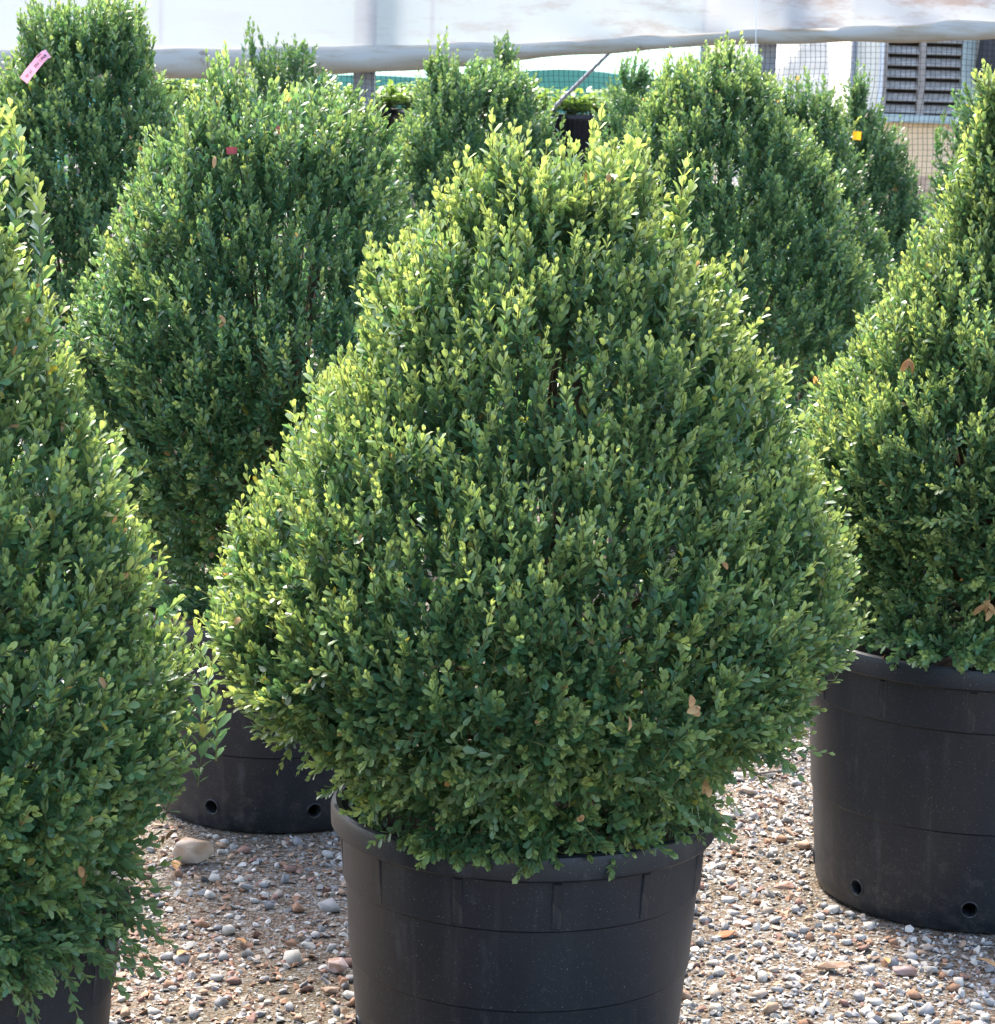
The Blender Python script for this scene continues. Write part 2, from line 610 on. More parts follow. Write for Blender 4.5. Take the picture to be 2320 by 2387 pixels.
def make_pot(root, R, h, detail=True, holes=(), seed=0):
    """black nursery container: flared rim, panelled collar with ribs, stepped wall, drain holes"""
    Rb = R * 0.845
    HZ0, HZ1 = 0.034, 0.070
    def wall(z):                       # outer radius below the lip
        t = z / h
        return Rb + (R * 0.965 - Rb) * t
    z1, z2, z3 = h - 0.042, h - 0.125, h * 0.38
    o = [(wall(0) - 0.014, 0.0), (wall(0) - 0.004, 0.006), (wall(0), 0.016), (wall(HZ0), HZ0), (wall(HZ1), HZ1),
         (wall(z3) - 0.0005, z3), (wall(z3) + 0.003, z3 + 0.004),
         (wall(z2) - .0005, z2 - 0.003), (wall(z2) + 0.0045, z2 + 0.001), (wall(z1) + 0.002, z1 - .002),
         (R * 0.985 + .004, z1), (R + .003, z1 + .004), (R + .004, h - .012), (R + .001, h - 0.003), (R - 0.004, h),
         (R - 0.012, h - 0.002), (R - 0.02, h - 0.03), (wall(z2) - .012, z2), (wall(0.10) - .012, 0.10), (wall(0.03) - .07, 0.03), (0.002, 0.028)]
    o = [(0.002, 0.004)] + o
    seg = 96 if detail else 40
    V, Q = ring_mesh(o, seg, 0.0035 if detail else 0, seed, True)
    if detail and holes:
        row = [i for i, (a_, b_) in enumerate(o) if abs(b_ - HZ0) < 1e-6][0]
        drop, polys, extra = set(), [], []
        rims = []
        nv = len(V)
        for a in holes:
            j = int(round((a % 360) / 360 * seg)) % seg
            jl, jr = (j - 1) % seg, (j + 1) % seg
            q0, q1 = row * seg + jl, row * seg + j
            drop |= {q0, q1}
            bl_, bm_, br2 = row * seg + jl, row * seg + j, row * seg + jr
            tl_, tm_, tr2 = bl_ + seg, bm_ + seg, br2 + seg
            ctr = (V[bm_] + V[tm_]) / 2
            ex = norm(V[br2] - V[bl_]); ez = norm(V[tm_] - V[bm_]); en = norm(np.cross(ex, ez))
            nseg = 16
            base = nv + len(extra)
            for dpt, rr_ in ((0, .0142), (.003, .0128), (.03, .0128)):
                for k in range(nseg):
                    b_ = -math.pi / 2 + 2 * math.pi * k / nseg
                    # follow the curved wall at the mouth
                    xx = rr_ * math.cos(b_)
                    extra.append(ctr + ex * xx + ez * rr_ * math.sin(b_) - en * (dpt + xx * xx / (2 * np.hypot(*ctr[:2]))))
            hf = nseg // 2
            right_arc = [base + k for k in range(0, hf + 1)]
            left_arc = [base + (k % nseg) for k in range(hf, nseg + 1)]
            polys.append([bm_, br2, tr2, tm_] + right_arc[::-1])
            polys.append([tm_, tl_, bl_, bm_] + left_arc[::-1])
            for lay in (0, 1):
                for k in range(nseg):
                    k2 = (k + 1) % nseg
                    polys.append([base + lay * nseg + k, base + lay * nseg + k2, base + (lay + 1) * nseg + k2, base + (lay + 1) * nseg + k])
            rims.append((ctr, en))
        faces = [tuple(q) for i, q in enumerate(Q.tolist()) if i not in drop] + [tuple(p) for p in polys]
        me = bpy.data.meshes.new('pot')
        me.from_pydata(np.concatenate([V, np.array(extra)]).tolist(), [], faces)
        me.update()
        pot = link('pot', me, M['pot'], root)
        VV, QQ = ring_mesh([(0.0140, -.003), (.0143, .002), (.0165, .002), (.0175, -.004)], 20)
        rim_me = np_mesh('drain_hole_rim', VV, QQ, None, True, 4)
        for ctr, en in rims:
            ro = link('drain_hole_rim', rim_me, M['pot'], pot)
            ro.matrix_local = Matrix.Translation(ctr) @ Vector(en).to_track_quat('Z', 'Y').to_matrix().to_4x4()
    else:
        pot = link('pot', np_mesh('pot', V, Q, None, True, 4), M['pot'], root)
    # crisp steps
    pot.data.polygons.foreach_set('use_smooth', np.ones(len(pot.data.polygons), dtype=bool))
    try:
        pot.data.set_sharp_from_angle(angle=math.radians(28))
    except Exception:
        pass
    if detail:
        hz = z1 - z2 - .008
        bm = bmesh.new()
        box_bm(bm, Vector((0, 0, 0)), (0.0045, 0.015, hz))
        bmesh.ops.bevel(bm, geom=list(bm.edges), offset=.0018, segments=1, affect='EDGES')
        rib = bm_mesh('rib', bm)
        rib.materials.append(M['pot'])
        zc = (z1 + z2) / 2
        for k in range(12):
            a = math.radians(k * 30 + 7 + seed * 3)
            rr = wall(zc) + .0035
            o = link('rib', rib, None, pot)
            o.location = (rr * math.cos(a), rr * math.sin(a), zc)
            o.rotation_euler = (0, math.atan2(R * .12, h), a)
    V, Q = ring_mesh([(0.001, h - .045), (R * .5, h - .048), (R - .018, h - .055)], 40)
    link('soil', np_mesh('soil', V, Q, None, True, 4), M['soil'], root)
    return pot


BACK = (.82, .92, 1.0)     # darker, bluer foliage tint for plants in the back row


def bush(label, axis, rim_y=None, scale=None, left=(), right=(), top=None, R=0.30, h=0.42, leaf=0.02, nleaf=30000,
         lod='mid', young=0.8, spires=(), sprigs=0, seed=1, holes=(), detail=True, tint=1.0, upness=0.85, back=0.3, lump=0.05,
         rot=0.0, shoot_len=(0.06, 0.105), hem=0.03, hang=0):
    r = np.random.default_rng(seed)
    axx = axis * K
    if rim_y is not None:
        p = at_z(axx, rim_y * K, h)
    else:
        d = ray(axx, top * K)
        p = CAM + d * (FPX / scale / d.dot(F))
    X0, Y0 = p.x, p.y
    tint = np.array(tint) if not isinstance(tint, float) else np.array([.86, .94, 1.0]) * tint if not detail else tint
    root = empty('potted_boxwood', (X0, Y0, 0))
    tag(root, label, 'potted shrub', 'box shrubs grown in black nursery pots')
    POT_FOOT.append((X0, Y0, R * .86))
    make_pot(root, R, h, detail, holes, seed)

    # ---- measured outline -> radius to the left and right of the stem at each height
    def table(rows):
        out = []
        for (x, y) in rows:
            q = at_y(x * K, y * K, Y0)
            out.append((q.z + (.034 * min(1, max(0, 1 - (q.z - h - .04) / .3)) if detail else 0) - (.030 if detail else .016) * min(1, max(0, (q.z - h - .1) / .3)), abs(q.x - X0)))
        out.sort()
        return out
    tl, trr = table(left), table(right)
    if not tl: tl = trr
    if not trr: trr = tl
    ztop = at_y(axx, top * K, Y0).z - .036
    def complete(t):
        t = [q for q in t if q[0] > h + .02]
        lo = t[0]
        if lo[0] > h + .3:
            rm = max(0.44, lo[1] + 0.06)
            t = [(h - .02, R * .85), (h + .10, rm * .9), (h + .28, max(rm, lo[1]))] + t
        else:
            t = [(h - .03, R * .92), (h + .012, R * .985)] + [q for q in t if q[0] > h + .03]
        t.append((ztop + .004, 0.02))
        z = np.array([q[0] for q in t]); x = np.array([q[1] for q in t])
        idx = np.argsort(z)
        return z[idx], x[idx]
    zl, xl = complete(tl)
    zr, xr = complete(trr)
    inset = 0.024 if detail else 0.004
    ph = r.random((6, 3)) * 6.28

    def rad(z, th):
        a = np.interp(z, zl, xl); b = np.interp(z, zr, xr)
        c = np.cos(th)
        base = a * (1 - c) / 2 + b * (1 + c) / 2
        base = np.clip(base - inset, 0.012, None)
        lumps = (np.sin(3 * th + z * 7 + ph[0, 0]) + np.sin(5 * th - z * 11 + ph[1, 0]) + .8 * np.sin(9 * th + z * 19 + ph[2, 0])
                 + .7 * np.sin(13 * th - z * 31 + ph[3, 0]) + .6 * np.sin(7 * th + z * 43 + ph[4, 0]))
        return base * (1 + lump * 0.4 * lumps)

    zshow = h + .35 * (ztop - h)
    toward = math.atan2(-Y0, -X0)      # the camera side
    pairs = 9
    nsh = int(nleaf / (2 * pairs))
    zmin = h - .005
    zz, aa = [], []
    got = 0
    rmax = max(xl.max(), xr.max())
    while got < nsh:
        z = zmin + (ztop - zmin) * r.random(nsh * 2)
        th = r.random(nsh * 2) * 2 * np.pi
        sl_ = np.clip((rad(z + .02, th) - rad(z - .02, th)) / .04, -3, 3)
        w = (rad(z, th) / rmax * np.sqrt(1 + sl_ ** 2) + 0.04) / 1.6
        face = np.cos(th - toward)
        w = w * np.where(face > -0.25, 1.0, back)
        if not detail:
            w = w * np.where(z < zshow, .35, 1.0)
        ok = r.random(nsh * 2) < w
        zz.append(z[ok]); aa.append(th[ok]); got += ok.sum()
    z = np.concatenate(zz)[:nsh]; th = np.concatenate(aa)[:nsh]
    rr = rad(z, th)
    dr = (rad(z + .02, th) - rad(z - .02, th)) / .04
    dr = np.clip(dr, -1.6, 1.6)
    nrm = norm(np.stack([np.cos(th), np.sin(th), -dr], 1))
    u = r.random(nsh)
    q3 = np.stack([rr * np.cos(th), rr * np.sin(th), z], 1)
    cl = sum(np.sin(q3 @ (k_ * wv) + p_) for k_, wv, p_ in zip((38, 47, 60, 75, 30, 90), norm(np.random.default_rng(seed + 99).normal(size=(6, 3))), ph[:, 1])) / 2.4
    depth = np.where(u < .60, r.random(nsh) * .02, np.where(u < .9, .02 + r.random(nsh) * .045, .06 + r.random(nsh) * .08))
    depth = depth - cl * .017 - np.where(r.random(nsh) < .13, r.random(nsh) * .034, 0)
    depth = np.minimum(depth, rr * .7)
    S = np.stack([rr * np.cos(th), rr * np.sin(th), z], 1) - nrm * depth[:, None]
    hz = np.clip((z - h) / max(.05, (ztop - h)), 0, 1)
    upw = upness * (0.15 + 1.05 * np.clip(hz * 1.7, 0, 1))
    D = norm(nrm * 0.75 + np.array([[0, 0, 1.0]]) * upw[:, None] + r.normal(0, .28, (nsh, 3)))
    L = r.uniform(shoot_len[0], shoot_len[1], nsh)
    long = r.random(nsh) < .05
    L = np.where(long, L * 1.3, L)
    P = S - D * (L * .72)[:, None]
    inpot = np.hypot(P[:, 0], P[:, 1]) < R + .01
    tipz = S + D * (L * .28)[:, None]
    low = z < h + .09
    tipz[:, 2] -= np.where(low, .01 * r.random(nsh), 0)
    over = np.hypot(tipz[:, 0], tipz[:, 1]) > R - .02
    tipz[:, 2] = np.where(inpot & over, np.maximum(tipz[:, 2], h - .012 - .25 * hem * r.random(nsh)), tipz[:, 2])
    P[:, 2] = np.where(inpot, np.maximum(P[:, 2], h + .012), P[:, 2])
    D = np.where((inpot | low)[:, None], norm(tipz - P), D)
    L = np.where(inpot | low, np.minimum(np.linalg.norm(tipz - P, axis=1), .12), L)
    yv = young * np.clip(r.normal(.42 + .68 * hz, .32, nsh), 0, 1.3) * np.where(depth < .025, 1, .35)
    fol = Foliage(lod)
    # shoots that count as single parts: the ones that face the camera and stand proud
    pick = np.array([], int)
    if sprigs:
        proj = np.array([abs(x) for x in range(nsh)])
        front = np.where((np.cos(th - toward) > .25) & (depth < .02))[0]
        if len(front) > sprigs:
            pick = r.choice(front, sprigs, replace=False)
        else:
            pick = front
    keep = np.ones(nsh, bool); keep[pick] = False
    half = r.random(nsh) < .5
    face = np.cos(th - toward)
    near = (depth < .032) & (face > -.1)
    for sel, pr, ld in ((keep & half & near, 9, None), (keep & ~half & near, 10, None), (keep & ~near, 8, 'tiny')):
        grow_shoots(fol, P[sel], D[sel], L[sel], pr, leaf * (1.0 if ld is None else 1.32), yv[sel], r, tint, ld)
    # shoots that spill over the rim
    if hang:
        nh = hang
        ah = toward + r.normal(0, .5, nh)
        rh = R + r.uniform(-.05, .0, nh)
        Ph = np.stack([rh * np.cos(ah), rh * np.sin(ah), h + .014 + .03 * r.random(nh)], 1)
        out_ = np.stack([np.cos(ah), np.sin(ah), np.zeros(nh)], 1)
        Lh = r.uniform(.05, .05 + hem, nh)
        Dh = norm(out_ * r.uniform(.45, 1.0, (nh, 1)) + np.array([[0, 0, -1.0]]) * (r.uniform(.2, 1.0, (nh, 1)) * min(1.2, hem / .06)) + r.normal(0, .2, (nh, 3)))
        grow_shoots(fol, Ph, Dh, Lh, 9, leaf, np.full(nh, young * .45), r, tint)
    # tall leaders that stand out of the top
    for (sx, sy, ln, w) in spires:
        q = at_y(sx * K, sy * K, Y0 - 0.03 + .06 * r.random())
        tip = np.array([q.x - X0, q.y - Y0, q.z])
        lean = np.array([tip[0] * .30, tip[1] * .1, 1.0]); lean /= np.linalg.norm(lean)
        n = max(1, int(w * 1.6))
        off = np.zeros((n, 3)); off[1:] = r.normal(0, .018, (n - 1, 3)); off[1:, 2] -= .02 + .05 * r.random(n - 1)
        LL = ln * (1 - .35 * r.random(n)); LL[0] = ln
        dd = norm(lean[None] + r.normal(0, .10, (n, 3)))
        base = tip[None] + off - dd * LL[:, None] - np.array([[0, 0, .2]]) * LL[:, None]
        grow_shoots(fol, base, dd, LL, max(6, int(ln / .0105)), leaf * 1.25, np.full(n, young * 1.3), r, tint)
    crown = link('crown', fol.mesh('crown'), M['leaf'], root)
    crown['kind'] = 'stuff'
    ms = sprig_meshes(leaf, 'mid') if len(pick) else None
    for i in pick:
        o = bpy.data.objects.new('sprig', ms[int(r.integers(len(ms)))])
        q = Vector(D[i]).to_track_quat('Z', 'Y').to_matrix() @ Matrix.Rotation(r.random() * 6.28, 3, 'Z')
        mloc = Matrix.Translation(P[i]) @ q.to_4x4() @ Matrix.Scale(min(1.15, max(.85, L[i] / .09)), 4)
        o.parent = crown
        o.matrix_local = mloc
        col.objects.link(o)
    # trunk with limbs that carry the shoots
    Vs, Ts, n0 = [], [], 0
    lead = [(0, 0, h - .06), (r.normal(0, .02), r.normal(0, .02), h + .25 * (ztop - h)),
            (r.normal(0, .03), r.normal(0, .03), h + .6 * (ztop - h)), (0, 0, ztop - .1)]
    tv, tt = tube_np(lead, [.024, .018, .011, .003], 8)
    Vs.append(tv); Ts.append(tt); n0 += len(tv)
    lead = np.array(lead)
    nb = 150 if detail else 30
    for i in r.choice(nsh, min(nb, nsh), replace=False):
        t = r.uniform(0.02, .75)
        zb = h + t * max(.05, (P[i, 2] - h)) * .8
        b0 = np.array([np.interp(zb, lead[:, 2], lead[:, 0]), np.interp(zb, lead[:, 2], lead[:, 1]), zb])
        e = P[i]
        mid1 = b0 * .5 + e * .5 + r.normal(0, .012, 3)
        tv, tt = tube_np([b0, mid1, e], [.006, .0035, .0016], 4)
        Vs.append(tv); Ts.append(tt + n0); n0 += len(tv)
    link('trunk', np_mesh('trunk', np.concatenate(Vs), np.concatenate(Ts)), M['bark'], root)
    return root, (X0, Y0), rad, r


B = {}
B['main'] = bush(
    'wide pyramid of light green box in a black pot, standing alone between gravel strips',
    axis=1003, rim_y=1528, top=258,
    left=[(935, 262), (905, 300), (870, 345), (845, 400), (760, 440), (712, 478), (697, 520), (688, 580), (655, 660), (585, 735), (560, 800),
          (515, 850), (500, 920), (460, 965), (420, 1040), (425, 1110), (395, 1185), (400, 1260), (445, 1320), (480, 1370),
          (540, 1415), (590, 1455), (640, 1500), (690, 1545)],
    right=[(1150, 255), (1240, 285), (1290, 340), (1305, 420), (1345, 465), (1400, 540), (1440, 610), (1490, 680), (1510, 770), (1530, 850), (1580, 910),
           (1605, 980), (1630, 1050), (1635, 1150), (1620, 1230), (1600, 1290), (1570, 1350), (1530, 1410), (1480, 1450),
           (1430, 1490), (1370, 1535)],
    R=.307, leaf=.0188, nleaf=92000, lod='lo', hem=.04, hang=75, young=.9, sprigs=300, seed=11, holes=(196, 250, 310, 10, 70, 130),
    spires=[(968, 212, .15, 4), (905, 270, .10, 3), (1035, 268, .10, 3), (1133, 212, .13, 4), (1215, 245, .1, 3), (1300, 290, .12, 2),
            (1318, 345, .12, 2), (850, 392, .08, 2), (712, 462, .09, 2), (1080, 260, .09, 3), (1170, 262, .09, 3), (560, 760, .07, 1), (385, 1180, .1, 1)])
B['left'] = bush(
    'box shrub with large glossy leaves in the black pot beside the cream rock',
    axis=-170, rim_y=1712, top=130,
    right=[(-40, 160), (0, 260), (20, 400), (50, 490), (100, 570), (135, 690), (160, 780), (205, 860), (245, 895), (255, 990), (285, 1030),
           (308, 1100), (312, 1180), (362, 1260), (378, 1380), (366, 1500), (345, 1570), (300, 1640), (275, 1700), (228, 1750)],
    R=.30, leaf=.0195, nleaf=62000, lod='lo', hem=.11, hang=330, young=.8, sprigs=300, seed=12, holes=(330, 20, 80, 140, 200, 260),
    spires=[(42, 268, .13, 2), (10, 185, .1, 2), (100, 545, .08, 1), (392, 1255, .1, 2)], back=.2)
B['back_left'] = bush(
    'broad box shrub with pale ragged leader shoots, its black pot behind the cream rock',
    axis=535, rim_y=1152, top=150,
    left=[(395, 130), (345, 190), (300, 250), (245, 310), (225, 350), (200, 430), (150, 530), (122, 570), (115, 620), (135, 720), (150, 800),
          (180, 880), (222, 940), (270, 1050), (325, 1125)],
    right=[(560, 150), (650, 180), (715, 200), (740, 250), (765, 300), (785, 380), (810, 430), (840, 500), (890, 580), (920, 650), (930, 750),
           (880, 900), (800, 1060), (745, 1130)],
    R=.30, h=.44, leaf=.0190, nleaf=70000, lod='tiny', tint=BACK, young=.5, sprigs=300, seed=13, holes=(243, 293, 343, 33, 93, 143, 193),
    spires=[(415, 65, .16, 5), (400, 110, .12, 4), (522, 140, .10, 3), (470, 150, .1, 3), (605, 145, .12, 3), (585, 190, .1, 3), (720, 190, .08, 2),
            (440, 150, .1, 4), (660, 190, .08, 3)])
B['right'] = bush(
    'glossy box pyramid over a large black pot, with a withered tan twig low down',
    axis=1871, rim_y=1205, top=105,
    left=[(1850, 130), (1842, 200), (1825, 270), (1805, 310), (1790, 370), (1765, 430), (1720, 490), (1690, 540), (1650, 600), (1600, 680),
          (1562, 730), (1532, 790), (1520, 850), (1525, 920), (1535, 1000), (1560, 1080), (1580, 1160), (1640, 1235)],
    R=.345, leaf=.0180, nleaf=68000, lod='tiny', h=.525, hem=.03, hang=35, young=.85, sprigs=300, seed=14, holes=(217, 262, 307, 352, 40, 85, 130, 175),
    spires=[(1895, 130, .12, 3), (1848, 260, .09, 2)])
B['far_left'] = bush(
    'tall box shrub carrying a pink paper tag',
    axis=165, scale=900, top=-2,
    left=[(66, 20), (44, 70), (15, 120), (-30, 190), (-60, 300), (-100, 450), (-120, 600)],
    right=[(245, 15), (272, 45), (280, 90), (285, 130), (318, 165), (340, 200), (370, 280), (400, 400), (430, 600)],
    leaf=.0205, nleaf=56000, lod='tiny', young=.45, sprigs=150, seed=15, detail=False,
    spires=[(95, 0, .14, 4), (120, -10, .14, 4), (60, 20, .12, 2), (165, 0, .12, 4), (215, -15, .14, 4), (235, 5, .12, 3), (270, 25, .1, 2),
            (290, 68, .1, 2), (190, 5, .1, 3), (145, 10, .1, 3)])
B['dark_far'] = bush(
    'dark box shrub rising before the rolled curtain edge, behind the ragged pale one',
    axis=555, scale=640, top=78,
    left=[(478, 95), (462, 115), (455, 160)], right=[(600, 95), (618, 122), (645, 150), (668, 200)],
    leaf=.021, nleaf=18000, lod='tiny', young=.25, seed=16, detail=False, tint=.8,
    spires=[(480, 38, .15, 3), (525, 68, .1, 3), (575, 75, .1, 3), (500, 80, .1, 3), (550, 78, .1, 3), (600, 85, .08, 2)])
B['mid_far'] = bush(
    'cone shaped box shrub right of the grey metal post, facing the leafy plants',
    axis=900, scale=720, top=108,
    left=[(828, 125), (808, 155), (785, 205), (752, 245), (735, 290), (720, 350), (700, 420)],
    right=[(985, 115), (1008, 150), (1025, 180), (1040, 210), (1058, 240), (1070, 290), (1090, 370)],
    leaf=.0205, nleaf=42000, lod='tiny', young=.5, sprigs=100, seed=17, detail=False,
    spires=[(845, 60, .16, 4), (830, 105, .1, 2), (880, 105, .1, 3), (955, 95, .1, 3), (920, 100, .1, 3), (870, 115, .1, 2), (990, 110, .08, 2)])
B['small_spire'] = bush(
    'narrow dark green box shrub peeking out above the cone shaped one',
    axis=968, scale=570, top=68, left=[(945, 80), (938, 100), (925, 140), (880, 260)], right=[(985, 80), (998, 120), (1010, 160), (1050, 260)],
    leaf=.021, nleaf=10000, lod='tiny', young=.3, seed=18, detail=False, tint=.85, spires=[(970, 55, .1, 3), (950, 72, .06, 2)])
B['round_far'] = bush(
    'small rounded box shrub next to the slanting pole behind the net',
    axis=1212, scale=580, top=98, left=[(1192, 108), (1168, 132), (1156, 170), (1150, 205), (1130, 300)],
    right=[(1240, 104), (1252, 125), (1272, 180), (1300, 300)],
    leaf=.021, nleaf=13000, lod='tiny', young=.4, seed=19, detail=False, spires=[(1220, 92, .08, 3), (1200, 100, .08, 2)])
B['pale_right'] = bush(
    'tall pale yellow green box shrub below the second grey post',
    axis=1392, scale=850, top=95,
    left=[(1340, 100), (1285, 130), (1262, 165), (1225, 205), (1205, 250), (1190, 320)],
    right=[(1430, 85), (1452, 115), (1480, 165), (1500, 205), (1540, 260), (1585, 330), (1610, 400), (1640, 480), (1660, 560), (1660, 700)],
    leaf=.0205, nleaf=54000, lod='tiny', young=.6, sprigs=150, seed=20, detail=False,
    spires=[(1350, 88, .12, 4), (1395, 62, .13, 5), (1420, 68, .12, 4), (1270, 95, .14, 2), (1280, 130, .1, 3), (1375, 80, .1, 3), (1225, 190, .08, 2)])
B['deep_right'] = bush(
    'deep green box shrub with a flat ragged top before the white tarpaulin',
    axis=1562, scale=715, top=152, left=[(1492, 165), (1480, 190), (1470, 230)],
    right=[(1590, 155), (1604, 190), (1612, 225), (1630, 300), (1660, 400)],
    leaf=.0205, nleaf=32000, lod='tiny', young=.4, sprigs=100, seed=21, detail=False, tint=.9,
    spires=[(1548, 128, .1, 3), (1512, 150, .08, 2), (1580, 140, .08, 3), (1530, 145, .08, 2)])
B['tagged_right'] = bush(
    'narrow topped box shrub wearing a yellow tag, close to the louvred window',
    axis=1645, scale=640, top=135, left=[(1622, 150), (1610, 190)],
    right=[(1662, 150), (1675, 200), (1700, 235), (1735, 290), (1752, 350), (1762, 420), (1760, 520)],
    leaf=.0205, nleaf=32000, lod='tiny', young=.35, seed=22, detail=False, tint=.9, spires=[(1640, 122, .09, 3), (1655, 130, .07, 2), (1735, 275, .08, 1)])
B['behind_right'] = bush(
    'sparse dark box shrub showing a few thin shoots below the louvred window',
    axis=1895, scale=800, top=150, left=[(1850, 170), (1830, 230), (1800, 290), (1785, 350), (1772, 410), (1750, 520)],
    leaf=.0205, nleaf=16000, lod='tiny', young=.3, seed=23, detail=False, tint=.85,
    spires=[(1808, 205, .12, 2), (1845, 200, .1, 2), (1785, 360, .08, 1), (1770, 380, .08, 1)])


# ------------------------------------------------------------------ gravel
def pot_clear(x, y, rad_):
    for (px, py, pr) in POT_FOOT:
        if (x - px) ** 2 + (y - py) ** 2 < (pr + rad_) ** 2:
            return False
    return True


gx0, gx1, gy0, gy1 = -1.3, 1.6, 3.9, 6.6
nf_, nm_ = 31000, 15000
nst = nf_ + nm_
xs = rng.uniform(gx0, gx1, nst); ys = rng.uniform(gy0, gy1, nst)
isf = np.arange(nst) < nf_
sz = np.where(isf, 0.0028 + 0.0034 * rng.random(nst) ** 1.5, 0.0055 + .0065 * rng.random(nst) ** 1.7)
# only where the camera, or one a step aside, can see the ground
vx, vy = xs, ys
dep = ys * F.y + CAM_H * -F.z
ppx = W / 2 + FPX * xs / dep
inview = (ppx > -150) & (ppx < W + 150) & (np.abs(ppx - 1220) > 180)
patch = np.sin(xs * 3.1 + 1.2) * np.sin(ys * 2.7 + .4) + .6 * np.sin(xs * 6.3 + ys * 4.1)
keepm = inview & (rng.random(nst) < np.clip(.72 + .25 * patch + np.where(xs > .2, .25, -.08), .25, 1))
Vs, Ts, Cs, n0 = [], [], [], 0
ang = rng.random(nst) * 6.28
tilt = rng.normal(0, .35, (nst, 2))
ci = rng.choice(len(SC), nst, p=SP)
swap = (ci < 4) & (xs < 0) & (rng.random(nst) < .3)  # left strip is browner; its shade is also put into the stone colours
ci = np.where(swap, rng.integers(4, 8, nst), ci)
# pale grey chippings are commoner on the right strip
swap = (ci >= 4) & (xs > .25) & (rng.random(nst) < .45)
ci = np.where(swap, rng.integers(0, 4, nst), ci)
for i in np.where(keepm)[0]:
    if not pot_clear(xs[i], ys[i], sz[i]):
        continue
    V, T = small_shapes[i % 14]
    c, s = math.cos(ang[i]), math.sin(ang[i])
    Z = V[:, 2] + V[:, 0] * tilt[i, 0] + V[:, 1] * tilt[i, 1]
    q = np.stack([V[:, 0] * c - V[:, 1] * s, V[:, 0] * s + V[:, 1] * c, Z * .9], 1) * sz[i] * 1.25
    q += np.array([xs[i], ys[i], sz[i] * .32])
    Vs.append(q); Ts.append(T + n0); n0 += len(V)
    cc = np.ones((len(V), 4)); cc[:, :3] = SC[ci[i]] * (0.8 + .4 * rng.random())
    Cs.append(cc)
grav = link('gravel', np_mesh('gravel', np.concatenate(Vs), np.concatenate(Ts), np.concatenate(Cs), False), M['pebble'])
tag(grav, 'small grey and rust gravel spread around the pots', 'gravel', kind='stuff')

# larger stones, each one its own piece of the ground
def smooth_stone(name, seed, color, npts=26, flat=.62, bev=.16, rnd=.8):
    bm = stone_shape(npts, seed, flat, rnd)
    bmesh.ops.dissolve_limit(bm, angle_limit=math.radians(14), verts=bm.verts, edges=bm.edges)
    bmesh.ops.bevel(bm, geom=list(bm.edges), offset=bev * .45, segments=2, affect='EDGES', clamp_overlap=True)
    bmesh.ops.triangulate(bm, faces=bm.faces)
    me = bm_mesh(name, bm, True)
    at = me.attributes.new('Col', 'FLOAT_COLOR', 'POINT')
    at.data.foreach_set('color', np.tile(np.array([*color, 1.0], dtype=np.float32), len(me.vertices)))
    me.materials.append(M['pebble'])
    return me


PEB = []
for k in range(len(SC)):
    for j in range(3):
        PEB.append((smooth_stone('pebble', 900 + k * 7 + j, SC[k] * (1.0 + .06 * (j - 1)), 11 + 2 * j, .6, .07, .66), k))
placed = []


def put_pebble(x, y, s, me, rotz, tl=(0, 0)):
    o = bpy.data.objects.new('pebble', me)
    o.parent = ground
    o.location = (x, y, s * .30)
    o.rotation_euler = (tl[0], tl[1], rotz)
    o.scale = (s, s, s)
    col.objects.link(o)
    placed.append((x, y, s))


# visible ground: right strip, left strip, gap behind
def spot_in(px0, px1, py0, py1):
    return ground_spot(rng.uniform(px0, px1), rng.uniform(py0, py1))


count = 0
tries = 0
while count < 300 and tries < 20000:
    tries += 1
    u = rng.random()
    if u < .62:
        x, y = spot_in(1590, 2330, 1900, 2400)
    elif u < .92:
        x, y = spot_in(270, 830, 1960, 2400)
    else:
        x, y = spot_in(1690, 1920, 1720, 1950)
    s = 0.0115 + 0.0115 * rng.random() ** 1.5
    if rng.random() < .05: s *= 1.35
    if not pot_clear(x, y, s * .9): continue
    if any((x - a) ** 2 + (y - b) ** 2 < (.8 * (s + c)) ** 2 for a, b, c in placed): continue
    grey = rng.random() < .68
    opts = [m for m, k in PEB if (k in (0, 1, 2, 3)) == grey]
    put_pebble(x, y, s, opts[int(rng.integers(len(opts)))], rng.random() * 6.28, rng.normal(0, .2, 2))
    count += 1


def rock(px, py, size, color, label, seed, scale=(1, .8, .75), name='rock', rot=0.0, npts=22):
    x, y = ground_spot(px, py)
    bm = stone_shape(13, seed, .85, .72)
    bmesh.ops.bevel(bm, geom=list(bm.edges), offset=.05, segments=1, affect='EDGES', clamp_overlap=True)
    bmesh.ops.triangulate(bm, faces=bm.faces)
    bmesh.ops.subdivide_edges(bm, edges=bm.edges, cuts=2, use_grid_fill=True)
    for v in bm.verts:
        p_ = v.co.normalized()
        v.co += p_ * (.05 * mnoise.noise(v.co * 2.4 + Vector((seed, 0, 0))) + .03 * mnoise.noise(v.co * 6))
    me = bm_mesh(name, bm, True)
    me.set_sharp_from_angle(angle=math.radians(32))
    at = me.attributes.new('Col', 'FLOAT_COLOR', 'POINT')
    cc = []
    for v in me.vertices:
        k_ = max(0, min(1, .5 + 1.6 * mnoise.noise(v.co * 1.7 + Vector((seed, 3, 1)))))
        cc += [color[0] * (.75 + .4 * k_), color[1] * (.62 + .55 * k_), color[2] * (.5 + .75 * k_), 1]
    at.data.foreach_set('color', cc)
    me.materials.append(M['pebble'])
    o = link(name, me, None, None, (x, y, size * scale[2] * .6))
    o.scale = (size * scale[0], size * scale[1], size * scale[2])
    o.rotation_euler = (0.1, -.1, rot)
    tag(o, label, 'stone')
    return o


